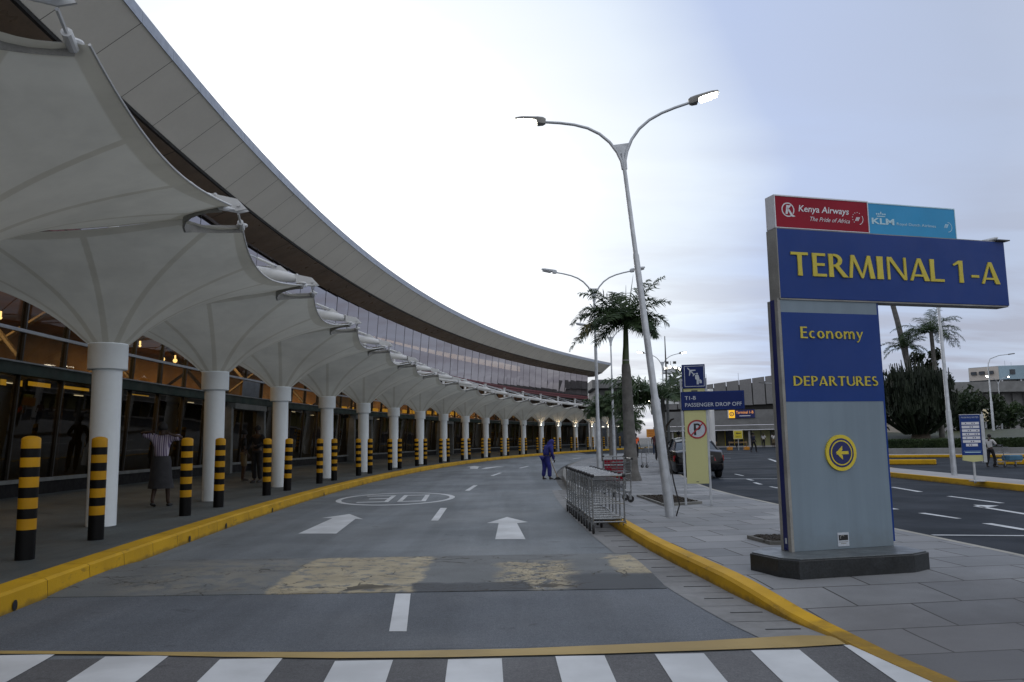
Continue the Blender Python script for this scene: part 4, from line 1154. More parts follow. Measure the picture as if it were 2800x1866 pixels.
# airline logos
b = MB()
F1.ring(b, .205, 3.875, .066, .078, .0125, .0142, 36, rad(-35), rad(300))
for po in ([(.172, 3.828), (.198, 3.828), (.215, 3.925), (.189, 3.925)], [(.198, 3.872), (.250, 3.926), (.222, 3.926), (.188, 3.885)], [(.198, 3.880), (.222, 3.880), (.262, 3.822), (.232, 3.822)], [(.232, 3.822), (.262, 3.822), (.292, 3.808), (.262, 3.800), (.24, 3.806)]):
    F1.poly(b, po, .0125, .0146)
b.build('ring_logo', M['letterwhite'], SG)
F1.text('airline_lettering', 'Kenya Airways', .335, 3.842, .1, M['letterwhite'], SG, d=.0125, width=.635, height=.093, shear=.16, bold=.012)
F1.text('slogan_lettering', 'The Pride of Africa', .475, 3.768, .05, M['letterwhite'], SG, d=.0125, width=.50, height=.047, shear=.4)
b = MB()
for k in range(7):
    a = rad(60 + k * 28); F1.disc(b, 1.075 + .062 * math.cos(a), 3.835 + .062 * math.sin(a), .0055, .0125, .0138, 8)
F1.ring(b, 1.085, 3.826, .060, .067, .0125, .0138, 14, rad(-75), rad(35))
for k in range(3): F1.poly(b, [(1.043 + k * .016, 3.802), (1.053 + k * .016, 3.802), (1.078 + k * .016, 3.845), (1.066 + k * .016, 3.845)], .0125, .0138)
b.build('alliance_mark', M['letterwhite'], SG)
b = MB()
for k in range(5): F1.disc(b, 1.335 + k * .027, 3.898 + (.006 if k == 2 else 0), .010, .0105, .012, 12)
F1.box(b, 1.335, 1.445, 3.868, 3.878, .0105, .012); F1.box(b, 1.382, 1.398, 3.914, 3.924, .0105, .012)
b.build('crown_logo', M['lettercyan'], SG)
F1.text('airline_lettering', 'KLM', 1.262, 3.782, .1, M['lettercyan'], SG, d=.0105, width=.298, height=.070, bold=.03)
F1.text('airline_lettering', 'Royal Dutch Airlines', 1.592, 3.776, .05, M['lettercyan'], SG, d=.0105, width=.53, height=.040, bold=.004)
b = MB(); F1.ring(b, 2.290, 3.80, .052, .058, .0105, .0118, 18, rad(-90), rad(90))
for k in range(3): F1.poly(b, [(2.235 + k * .017, 3.79), (2.244 + k * .017, 3.79), (2.268 + k * .017, 3.835), (2.257 + k * .017, 3.835)], .0105, .0118)
b.build('alliance_mark', M['lettercyan'], SG)

# ================================================================== PASSENGER DROP OFF SIGN
F2 = Face((3.371, 16.217), (.97594, -.21803))
DS = thing('drop_off_sign', 'slim cream drop-off sign with a no parking roundel and blue boards', 'sign', F2.at(.24, .15, 0))
for s in (.0, .485):
    b = MB(); F2.box(b, s - .022, s + .022, .15, 2.655, -.06, -.01); b.build('post', M['galv'], DS, None, bevel=.006)
b = MB(); F2.box(b, .040, .462, .575, 2.012, -.035, .0); b.build('cream_panel', M['cream'], DS, None, bevel=.004)
b = MB(); F2.box(b, .045, .46, 2.39, 2.450, -.03, 0); b.build('cream_strip', M['cream'], DS)
b = MB(); F2.box(b, .20, .32, 2.388, 2.415, .001, .012); b.build('bracket', M['darkgrey'], DS)
b = MB(); F2.box(b, .22, .27, .605, .618, .001, .006); b.build('latch', M['darkgrey'], DS)
b = MB(); F2.box(b, .028, .482, 2.455, 2.932, -.03, .022); b.build('pictogram_board', M['navy2'], DS, None, bevel=.006)
b = MB()
for q in ((.075, .463, 2.892, 2.902), (.075, .463, 2.487, 2.497), (.075, .085, 2.497, 2.892), (.453, .463, 2.497, 2.892)): F2.box(b, *q, .0225, .0245)
b.build('pictogram_border', M['lettergrey'], DS)
b = MB()
# aeroplane pictogram
AO = (.205, 2.795)
def rp(pts, ang, sc, o): c_, s_ = math.cos(ang), math.sin(ang); return [(o[0] + sc * (x * c_ - y * s_), o[1] + sc * (x * s_ + y * c_)) for x, y in pts]
pl_ = [[(-1, 0), (-.85, .10), (.75, .10), (1, .0), (.75, -.10), (-.85, -.10)], [(.30, .09), (-.10, .09), (-.52, .80), (-.36, .82)], [(.30, -.09), (-.36, -.82), (-.52, -.80), (-.10, -.09)], [(-.72, .08), (-.88, .36), (-1.0, .36), (-.95, .05)], [(-.72, -.08), (-.95, -.05), (-1.0, -.36), (-.88, -.36)]]
for q, po in enumerate(pl_): F2.poly(b, rp(po, rad(132), .105, AO), .0225, .0245 + q * .0003)
# traveller with a case
F2.disc(b, .325, 2.742, .018, .0225, .0245, 14)
F2.poly(b, [(.285, 2.718), (.352, 2.718), (.366, 2.66), (.366, 2.60), (.352, 2.60), (.352, 2.53), (.312, 2.53), (.312, 2.62), (.285, 2.64)], .0225, .0248)
F2.poly(b, [(.366, 2.622), (.385, 2.628), (.412, 2.60), (.412, 2.552), (.366, 2.552)], .0225, .0251)
b.build('pictogram', M['lettergrey'], DS)
b = MB(); F2.box(b, -.010, 1.212, 2.018, 2.386, -.035, .020); b.build('name_board', M['navy2'], DS, None, bevel=.006)
b = MB()
for q in ((.022, 1.192, 2.362, 2.370), (.022, 1.192, 2.034, 2.042), (.022, .030, 2.042, 2.362), (1.184, 1.192, 2.042, 2.362)): F2.box(b, *q, .0205, .0222)
b.build('name_board_border', M['blue'], DS)
F2.text('name_lettering', 'T1-B', .066, 2.226, .1, M['lettergrey'], DS, d=.0205, width=.215, height=.072, bold=.012)
F2.text('name_lettering', 'PASSENGER DROP OFF', .066, 2.086, .1, M['lettergrey'], DS, d=.0205, width=1.09, height=.076, bold=.008)
b = MB(); F2.disc(b, .277, 1.640, .168, .001, .003, 44); b.build('roundel_face', M['lettergrey'], DS)
b = MB()
F2.box(b, .215, .258, 1.525, 1.755, .0035, .005); F2.ring(b, .285, 1.690, .030, .066, .0035, .0052, 16, -PI / 2, PI / 2); F2.box(b, .258, .285, 1.72, 1.7555, .0035, .0054); F2.box(b, .258, .285, 1.6245, 1.66, .0035, .0054)
b.build('parking_letter', M['black'], DS)
b = MB(); F2.ring(b, .277, 1.640, .156, .187, .0035, .006, 44)
F2.poly(b, [(.155, 1.535), (.172, 1.518), (.399, 1.745), (.382, 1.762)], .006, .0075)
b.build('roundel_ring', M['redring'], DS)

# ================================================================== STREET LAMPS
def make_lamp(lit=True, k=0):
    t = thing('street_lamp', '', 'street lamp', group='double-armed street lamps')
    MB().lathe([(.085, 0), (.08, 2.0), (.062, 2.06), (.054, 4.6), (.042, 4.64), (.036, 6.30), (.034, 6.5)], 16).build('pole', M['galv'], t, .5, world=False)
    g = MB(); g.loft([[Vector((-.17, y, 6.68)), Vector((-.06, y, 6.48)), Vector((-.012, y, 6.28)), Vector((.012, y, 6.28)), Vector((.06, y, 6.48)), Vector((.17, y, 6.68))] for y in (-.006, .006)]); g.build('gusset', M['galv'], t, world=False)
    for s in (-1, 1):
        pts = [(0.02 * s, 0, 6.2), (.03 * s, 0, 6.36), (.09 * s, 0, 6.54), (.20 * s, 0, 6.74), (.36 * s, 0, 6.92), (.56 * s, 0, 7.06), (.80 * s, 0, 7.16), (1.06 * s, 0, 7.23), (1.36 * s, 0, 7.29)]
        MB().path(pts, [.034, .032, .03, .028, .027, .026, .025, .025, .024], 10).build('arm', M['galv'], t, .8, world=False)
        h = MB()
        d = Vector((.97 * s, 0, .20)).normalized(); u = Vector((-d.z, 0, d.x)); u = u if u.z > 0 else -u
        o = Vector((1.33 * s, 0, 7.285))
        def ringh(x, w, a, bz): c = o + d * x; return [c + Vector((0, w, 0)) + u * bz, c + Vector((0, w, 0)) + u * a, c + Vector((0, w * .6, 0)) + u * (a + .03), c + Vector((0, -w * .6, 0)) + u * (a + .03), c + Vector((0, -w, 0)) + u * a, c + Vector((0, -w, 0)) + u * bz]
        rr_ = [ringh(-.02, .035, .03, -.03), ringh(.03, .075, .05, -.045), ringh(.13, .10, .05, -.05), ringh(.15, .11, .045, .0), ringh(.42, .10, .035, .005), ringh(.54, .05, .02, .005)]
        hb = h.loft(rr_).build('lamp_head', M['framegrey'] if lit else M['galv'], t, .5, world=False)
        l = MB(); l.loft([[o + d * x + Vector((0, w * c, 0)) + u * zz for c, zz in ((-1, .0), (1, .0), (.75, -.05), (-.75, -.05))] for x, w in ((.19, .09), (.30, .098), (.42, .084), (.50, .04))])
        l.build('lens', M['lamplens'] if lit else M['lampoff'], hb, None, world=False)
    return t
lp = make_lamp(True)
lp.location = (2.66, 14.10, .14); lp.rotation_euler = (0, rad(-5.3), rad(-4)); lp['label'] = 'leaning street lamp with both lamp heads lit, standing near the cream drop-off sign'
cb = MB(); cb.path([(2.74, 14.02, .16), (2.80, 14.0, .35), (2.72, 13.98, .7), (2.66, 13.99, 1.1), (2.62, 14.0, 1.5)], .012, 6); cb.build('loose_cable', M['black'], lp, .8)
lp2 = make_lamp(False)
for n_, (x, y, rz, lab) in enumerate(((2.96, 28.5, 0, 'unlit double-armed street lamp rising behind the trolley row, left of the tall palm'), (5.22, 42.5, rad(5), 'distant double-armed street lamp seen behind the fronds of the tall palm'))):
    t = lp2 if n_ == 0 else dup(lp2)
    t.location = (x, y, .14); t.rotation_euler = (0, 0, rz); t['label'] = lab
t = dup(lp2, (13.81, 25.74, .15), (0, rad(-.6), rad(-20)), 'pale lamp post on the median, its top hidden behind the blue sign header')
t = dup(lp, (10.6, 57, .1), (0, 0, rad(12)), 'far street lamp with a lit head, between the leaning lamp and the drop-off sign')
t = dup(lp, (57.0, 95, .5), (0, 0, rad(20)), 'far lit twin street lamp before the long grey building on the right')
# tall single-arm lamp on the right and one before the fluted building
def single(loc, hgt, reach, rz, lab):
    t = thing('street_lamp', lab, 'street lamp', loc, rz, 'single-armed street lamps')
    MB().lathe([(.12, -.6), (.10, 3.0), (.075, 3.05), (.05, hgt - 1.2)], 12).build('pole', M['galv'], t, .5, world=False)
    pts = [(0, 0, hgt - 1.25), (.03, 0, hgt - .9), (.25 * reach / 2, 0, hgt - .42), (.55 * reach, 0, hgt - .1), (reach, 0, hgt)]
    MB().path(pts, [.05, .048, .042, .036, .03], 8).build('arm', M['galv'], t, .8, world=False)
    h = MB(); h.loft([[Vector((reach + x, a * w, hgt + zz * .05 + x * .12)) for a, zz in ((-1, -1), (1, -1), (.7, 1), (-.7, 1))] for x, w in ((-.05, .05), (.05, .12), (.45, .12), (.62, .05))]); h.build('lamp_head', M['darkgrey'], t, None, world=False)
    return t
single((44.2, 75, 1.2), 7.4, 2.3, rad(10), 'tall single-armed street lamp on the lawn at the far right')
single((35.6, 104, 0), 8.2, 3.2, rad(170), 'single-armed street lamp before the fluted terminal building')
t = thing('mast', 'dark slender mast rising between the leaning lamp and the pictogram sign', 'mast', (10.85, 57, 0))
MB().lathe([(.13, 0), (.09, 4), (.03, 8.6)], 10).build('pole', M['darkgrey'], t, .6, world=False)

# ================================================================== PALMS
def frond(mb, base, az, el, length, droop, n=40, leaf=.55, rng=random, width=.036, twist=0.0, mi=0, curl=1.0):
    d = Vector((math.cos(az) * math.cos(el), math.sin(az) * math.cos(el), math.sin(el)))
    pts = []; p = Vector(base); dirv = d.copy()
    for k in range(n + 1):
        pts.append(p.copy()); p = p + dirv * (length / n)
        dirv = (dirv + Vector((0, 0, -1)) * droop / n * (.4 + 1.3 * k / n)).normalized()
    mb.path(pts[::3] + [pts[-1]], [.022 * (1 - .8 * k / (len(pts[::3]))) for k in range(len(pts[::3]) + 1)], 5, mi)
    for k in range(4, n + 1):
        t = k / n
        ll = leaf * (math.sin(PI * min(1, .12 + t * .86)) ** .6) * rng.uniform(.8, 1.12)
        tg = (pts[k] - pts[k - 1]).normalized()
        side = tg.cross(Vector((0, 0, 1)))
        side = side.normalized() if side.length > .05 else Vector((-math.sin(az), math.cos(az), 0))
        up = side.cross(tg)
        for s in (-1, 1):
            if rng.random() < .06: continue
            lift = rng.uniform(-.35, .45)
            dv = (side * s * .80 + tg * .55 + up * lift).normalized()
            mid = pts[k] + dv * ll * .5
            tip = mid + (dv + Vector((0, 0, -1)) * rng.uniform(.35, .85) * curl).normalized() * ll * .5
            w = tg.cross(dv).cross(dv).normalized() if False else tg * width
            mb.add([pts[k] - w * .4, pts[k] + w * .6, mid + w * .6, mid - w * .5, tip], [(0, 1, 2, 3), (3, 2, 4)], mi)
def palm(name, label, loc, trunk, shaft, crown_z, fronds, seed, leaf=.5, group=None, cat='palm tree', yellow=(), mat='frond', width=.036):
    rng = random.Random(seed)
    t = thing(name, label, cat, loc, 0, group)
    if trunk:
        m = MB(); pts = [Vector(p) for p, r in trunk]; rs = [r for p, r in trunk]
        P2, R2 = [], []
        for k in range(len(pts) - 1):
            for q in range(8):
                f = q / 8; P2.append(pts[k].lerp(pts[k + 1], f)); R2.append((rs[k] * (1 - f) + rs[k + 1] * f) * (1 + .022 * (q % 2)))
        P2.append(pts[-1]); R2.append(rs[-1])
        m.path(P2, R2, 16).build('trunk', M['trunk'], t, .9, world=False)
    if shaft:
        MB().path([Vector(p) for p, r in shaft], [r for p, r in shaft], 14).build('crownshaft', M['shaft'], t, .9, world=False)
    c = MB()
    for k, f in enumerate(fronds):
        az, el, ln, dr = f
        frond(c, crown_z, az, el, ln, dr, leaf=leaf, rng=rng, width=width, mi=1 if k in yellow else 0)
    c.build('crown', [M[mat], M['frondyel']], t, None, world=False)
    return t
D_ = rad
fr = [(D_(180), .10, 1.95, 1.5), (D_(172), .55, 1.75, 1.4), (D_(150), .35, 1.7, 1.5), (D_(205), .30, 1.75, 1.6), (D_(225), .45, 1.6, 1.5), (D_(120), .8, 1.6, 1.4), (D_(165), .95, 1.75, 1.1), (D_(10), 1.05, 1.9, .75),
      (D_(0), .55, 1.4, 1.6), (D_(-20), .10, 1.1, 1.6), (D_(25), .25, 1.2, 1.6), (D_(-50), .35, 1.2, 1.7), (D_(60), .5, 1.2, 1.6), (D_(95), 1.1, 1.4, .9), (D_(250), .6, 1.3, 1.6), (D_(280), .3, 1.1, 1.7), (D_(-5), .8, 1.5, 1.1), (D_(185), .75, 1.5, 1.4), (D_(310), .9, 1.3, 1.3), (D_(140), .1, 1.3, 1.6), (D_(215), .0, 1.2, 1.5)]
palm('palm_tree', 'tallest palm with a thick grey trunk standing beside the luggage trolley row', (3.68, 25.85, .14),
     [((.05, 0, 0), .29), ((.02, 0, .30), .225), ((0, 0, 1.2), .195), ((-.02, 0, 2.2), .175), ((-.03, 0, 3.0), .16), ((-.04, 0, 3.55), .145), ((-.045, 0, 3.70), .125)],
     [((-.045, 0, 3.66), .12), ((-.04, 0, 3.9), .11), ((-.02, 0, 4.3), .092), ((-.01, 0, 4.75), .08), ((0, 0, 5.1), .06)], (0, 0, 5.0), [(a, e, l * 1.1, d) for a, e, l, d in fr] + [(a + .3, e + .12, l * .95, d * 1.1) for a, e, l, d in fr[:16]], 3, .60, yellow=(3,))
b = MB(); b.path([(-.01, -.02, 4.9), (.02, -.02, 5.6), (.05, 0, 6.28)], [.03, .022, .004], 6); b.path([(.0, -.02, 4.9), (.16, -.02, 5.8), (.30, 0, 6.62)], [.03, .02, .004], 6)
o = b.build('spear_leaf', M['frond'], bpy.data.objects['palm_tree'], None, world=False)
b = MB(); b.lathe([(.113, 3.80), (.118, 3.81), (.118, 3.83), (.113, 3.84)], 16, (-.04, 0, 0)); b.build('pale_band', M['concretelight'], bpy.data.objects['palm_tree'], .5, world=False)
fr2 = [(D_(178), .55, 2.3, 1.5), (D_(170), .25, 2.1, 1.3), (D_(190), .10, 2.0, 1.5), (D_(200), .4, 2.0, 1.6), (D_(160), .0, 1.9, 1.4), (D_(150), .7, 1.9, 1.5), (D_(175), -.1, 1.8, 1.3), (D_(0), .6, 1.5, 1.8), (D_(20), .9, 1.7, 1.4), (D_(-15), .2, 1.5, 2.0), (D_(-40), .4, 1.5, 2.0), (D_(60), .7, 1.6, 1.6), (D_(100), .6, 1.6, 1.6), (D_(240), .5, 1.6, 1.8), (D_(280), .3, 1.5, 1.9), (D_(320), .0, 1.5, 2.0), (D_(215), -.2, 1.7, 1.5)]
palm('palm_tree', 'low spreading palm behind the leaning lamp, its fronds drooping over the orange sign', (7.05, 38.2, .14),
     [((.1, 0, 0), .12), ((.04, 0, .9), .11), ((0, 0, 1.6), .10), ((0, 0, 3.22), .09)], None, (0, 0, 3.15), [(a, e + .12, l * 1.35, d * .72) for a, e, l, d in fr2] + [(a + .2, e * .8 + .2, l * 1.2, d * .8) for a, e, l, d in fr2[:10]], 8, .95, yellow=(), mat='frondlow', width=.055)
b = MB(); b.path([(.02, 0, 1.45), (.16, 0, 1.9), (.36, 0, 2.15), (.5, 0, 2.2)], [.06, .05, .04, .03], 8); b.build('side_stem', M['bark'], bpy.data.objects['palm_tree.001'], .9, world=False)
fr3 = [(D_(a), e, l, d) for a, e, l, d in ((0, .9, 1.0, 1.6), (30, .3, .95, 1.9), (70, .7, 1.0, 1.7), (110, .2, .9, 1.9), (150, .8, 1.05, 1.6), (180, .3, 1.0, 1.9), (200, .9, 1.1, 1.4), (240, .4, 1.0, 1.8), (280, .8, 1.0, 1.6), (310, .2, 1.0, 1.9), (340, .5, 1.0, 1.8), (90, 1.2, 1.0, 1.0), (170, -.1, .9, 1.8), (20, -.2, .9, 1.8), (260, -.2, .9, 1.8), (210, .0, .95, 1.8), (330, 1.2, 1.0, 1.1))]
for n_, (x, y, h, s, lab) in enumerate(((5.9, 48, 3.1, 21, 'bushy short palm left of the tall palm trunk, against the far end of the terminal'), (5.15, 48.6, 3.0, 22, 'bushy short palm closest to the unlit lamp behind the trolleys'), (6.9, 58, 3.7, 23, 'slim palm half hidden behind the tall palm trunk'), (7.4, 52, 2.2, 24, 'small dark palm right of the tall palm trunk, below the low fronds'))):
    palm('palm_tree', lab, (x, y, .12), [((0, 0, 0), .14), ((.02, 0, h * .5), .12), ((0, 0, h + .15), .10)], None, (0, 0, h + .1), [(a, e, l * 1.15, d) for a, e, l, d in fr3] + [(a + .4, e * .6, l, d) for a, e, l, d in fr3[:8]], s, .46, mat='frondlow', width=.045)

# planting beds let into the pavement
def bed(poly, lab):
    t = thing('planting_bed', lab, 'planting bed', (poly[0][0], poly[0][1], .15))
    c = Vector((sum(p[0] for p in poly) / len(poly), sum(p[1] for p in poly) / len(poly)))
    inn = [tuple(c + (Vector(p) - c) * .90) for p in poly]
    e = MB(); n = len(poly)
    for k in range(n):
        q = [poly[k], poly[(k + 1) % n], inn[(k + 1) % n], inn[k]]
        e.prism(q, .12, .195)
    e.build('edging', M['stonekerb'], t)
    s = MB(); rng = random.Random(2); gx_ = 26
    xs = [p[0] for p in inn]; ysx = [p[1] for p in inn]
    def inside(x, y):
        r = False
        for k in range(n):
            (x0, y0), (x1, y1) = inn[k], inn[(k + 1) % n]
            if (y0 > y) != (y1 > y) and x < (x1 - x0) * (y - y0) / (y1 - y0) + x0: r = not r
        return r
    s.prism(inn, .12, .172)
    for _ in range(420):
        x, y = rng.uniform(min(xs), max(xs)), rng.uniform(min(ysx), max(ysx))
        if inside(x, y):
            r = rng.uniform(.02, .055)
            s.lathe([(.001, -r * .3), (r, 0), (r * .6, r * .6), (.001, r * .8)], 5, (x, y, .172))
    s.build('soil', M['soil'], t)
bed([(2.80, 18.9), (3.62, 18.7), (3.78, 16.6), (2.92, 16.1)], 'square bed of dark soil in the pavement behind the leaning lamp')
bed([(3.05, 10.9), (3.75, 10.85), (3.80, 10.2), (3.15, 10.25)], 'small soil bed half hidden behind the big terminal sign')

# ================================================================== LUGGAGE TROLLEYS
def make_trolley(lab, group=None):
    """handle end at y=0, load end at +y, x across"""
    t = thing('luggage_trolley', lab, 'luggage trolley', group=group)
    f = MB(); w = .25
    for s in (-1, 1):
        x = w * s
        f.path([(x, .0, .16), (x, -.005, .50), (x, -.02, .86)], .013, 8)                         # rear uprights
        f.path([(x, -.02, .86), (x, -.03, .90), (x * .94, -.04, .905)], .013, 8)
        f.path([(x, .02, .235), (x * .9, .5, .225), (x * .78, .98, .215), (x * .7, 1.03, .26)], .014, 8)  # deck sides
        f.path([(x, .0, .60), (x * .97, .12, .585), (x * .93, .34, .62)], .009, 6)
    for y, z in ((.02, .235), (.0, .185), (.98, .215)):
        k = 1 - .22 * y; f.path([(-w * k, y, z), (w * k, y, z)], .012, 8)
    f.path([(-w * .7, 1.03, .26), (-w * .4, 1.05, .33), (w * .4, 1.05, .33), (w * .7, 1.03, .26)], .012, 8)
    f.path([(-w, -.005, .47), (w, -.005, .47)], .009, 6)
    f.build('frame', M['chrome'], t, .9, world=False)
    h = MB(); h.path([(-w * 1.0, -.04, .905), (w * 1.0, -.04, .905)], .017, 10); h.build('handle', M['chrome'], t, .9, world=False)
    for s in (-1, 1):
        g = MB(); g.lathe([(.018, -.03), (.026, -.02), (.026, .02), (.018, .03)], 10); g.xf(Matrix.Translation((w * s * 1.0, -.04, .905)) @ Matrix.Rotation(PI / 2, 4, 'Y')); g.build('handle_grip', M['rubber'], t, .6, world=False)
    b = MB()
    for z in (.83, .76, .70, .645):
        b.path([(-w * .96, .0, z), (-w * .92, .30, z), (w * .92, .30, z), (w * .96, .0, z)], .0045 if z < .82 else .008, 5)
    for k in range(7):
        x = -w * .92 + 2 * w * .92 * k / 6; b.path([(x, .0, .645), (x, .30, .645), (x, .30, .83)], .0032, 4); b.path([(x, -.002, .645), (x, -.002, .83)], .0032, 4)
    for k in range(4):
        for s in (-1, 1): b.path([(s * w * .94, .03 + .08 * k, .645), (s * w * .94, .03 + .08 * k, .83)], .0032, 4)
    b.build('basket', M['chromedark'], t, .9, world=False)
    d = MB()
    for k in range(5):
        x = -w * .76 + 2 * w * .76 * k / 4; d.path([(x, .02, .238), (x * .8, .98, .218)], .006, 5)
    for k in range(1, 5):
        y = .02 + .96 * k / 5; d.path([(-w * (1 - .22 * y), y, .232), (w * (1 - .22 * y), y, .232)], .006, 5)
    d.build('deck_grid', M['chrome'], t, .9, world=False)
    for x, y in ((-w, .03), (w, .03), (0, .90)):
        c = MB(); c.path([(x, y, .215), (x, y, .185)], .02, 8)
        for s in (-1, 1): c.box((x + s * .022, y - .01, .125), (.006, .05, .13))
        cs = c.build('caster_fork', M['chrome'], t, .6, world=False)
        wl = MB(); wl.lathe([(.02, -.016), (.066, -.015), (.072, -.008), (.072, .008), (.066, .015), (.02, .016)], 18); wl.xf(Matrix.Translation((x, y - .02, .072)) @ Matrix.Rotation(PI / 2, 4, 'Y'))
        wl.build('wheel', M['rubber'], t, .6, world=False)
    return t
tr0 = make_trolley('nearest luggage trolley, at the front end of the nested row', 'luggage trolleys nested in a row')
NT = 11
for k in range(NT):
    t = tr0 if k == 0 else dup(tr0)
    yy = 12.98 + .405 * k
    t.location = (1.475 - .0135 * k + .006 * math.sin(k * 5), yy, .004 if True else 0); t.rotation_euler = (0, 0, rad(2.0 + .5 * math.sin(k * 3)))
    if k: t['label'] = 'last luggage trolley at the far end of the nested row' if k == NT - 1 else '%s luggage trolley from the near end of the nested row' % ORD[k + 1]
t = dup(tr0, (2.40, 19.75, .15), (0, 0, rad(172)), 'luggage trolley with a red advertising panel standing behind the nested row'); t['group'] = 'loose luggage trolleys'
a = MB(); a.box((0, -.055, .775), (.45, .012, .115)); ap = a.build('advert_panel', M['red'], t, None, world=False)
a = MB(); a.box((0, -.05, .50), (.45, .012, .36)); a.build('advert_panel', M['red'], t, None, world=False)
for ch in t.children:
    if ch.name.startswith('handle') or ch.name.startswith('frame') and False: pass
fa = Face((2.40 + .18, 19.75 + .07, 0), (.99, .139))
t2 = dup(tr0, (5.82, 36.6, .14), (0, 0, rad(-75)), 'empty luggage trolley standing alone on the pavement right of the tall palm'); t2['group'] = 'loose luggage trolleys'
t3 = dup(tr0, (2.42, 17.5, .15), (0, 0, rad(95)), 'luggage trolley parked sideways behind the row, only its wheel end showing'); t3['group'] = 'loose luggage trolleys'

# ================================================================== PEOPLE
def skin_mesh(name, chain, mat, parent, sub=2, root=0):
    """chain: dict name -> (point, rx, ry, parent name)"""
    keys = list(chain); idx = {k: i for i, k in enumerate(keys)}
    me = bpy.data.meshes.new(name)
    me.from_pydata([tuple(chain[k][0]) for k in keys], [(idx[k], idx[chain[k][3]]) for k in keys if chain[k][3]], [])
    o = bpy.data.objects.new(name, me); COL.objects.link(o)
    o.modifiers.new('skin', 'SKIN'); o.modifiers['skin'].use_smooth_shade = True; o.modifiers['skin'].branch_smoothing = .3
    sk = me.skin_vertices[0].data
    for k, i in idx.items():
        sk[i].radius = (chain[k][1], chain[k][2]); sk[i].use_root = (i == root)
    s = o.modifiers.new('sub', 'SUBSURF'); s.levels = sub; s.render_levels = sub
    bpy.context.view_layer.update()
    m2 = bpy.data.meshes.new_from_object(o.evaluated_get(DG()))
    bpy.data.objects.remove(o)
    m2.name = name; m2.materials.clear(); m2.materials.append(mat)
    m2.polygons.foreach_set('use_smooth', [True] * len(m2.polygons)); m2.update()
    q = bpy.data.objects.new(name, m2); COL.objects.link(q); q.parent = parent
    return q
V = Vector
BASE = dict(pelvis=(0, 0, .95), spine=(0, 0, 1.14), chest=(0, .0, 1.34), neck=(0, .0, 1.475), chin=(0, .025, 1.55), crown=(0, .015, 1.66),
            shL=(-.175, 0, 1.40), elL=(-.235, -.03, 1.13), wrL=(-.245, .08, .90), shR=(.175, 0, 1.40), elR=(.235, -.03, 1.13), wrR=(.245, .08, .90),
            hiL=(-.09, 0, .90), knL=(-.10, .025, .49), anL=(-.10, -.02, .085), toL=(-.115, .13, .035), hiR=(.09, 0, .90), knR=(.10, .025, .49), anR=(.10, -.02, .085), toR=(.115, .13, .035))
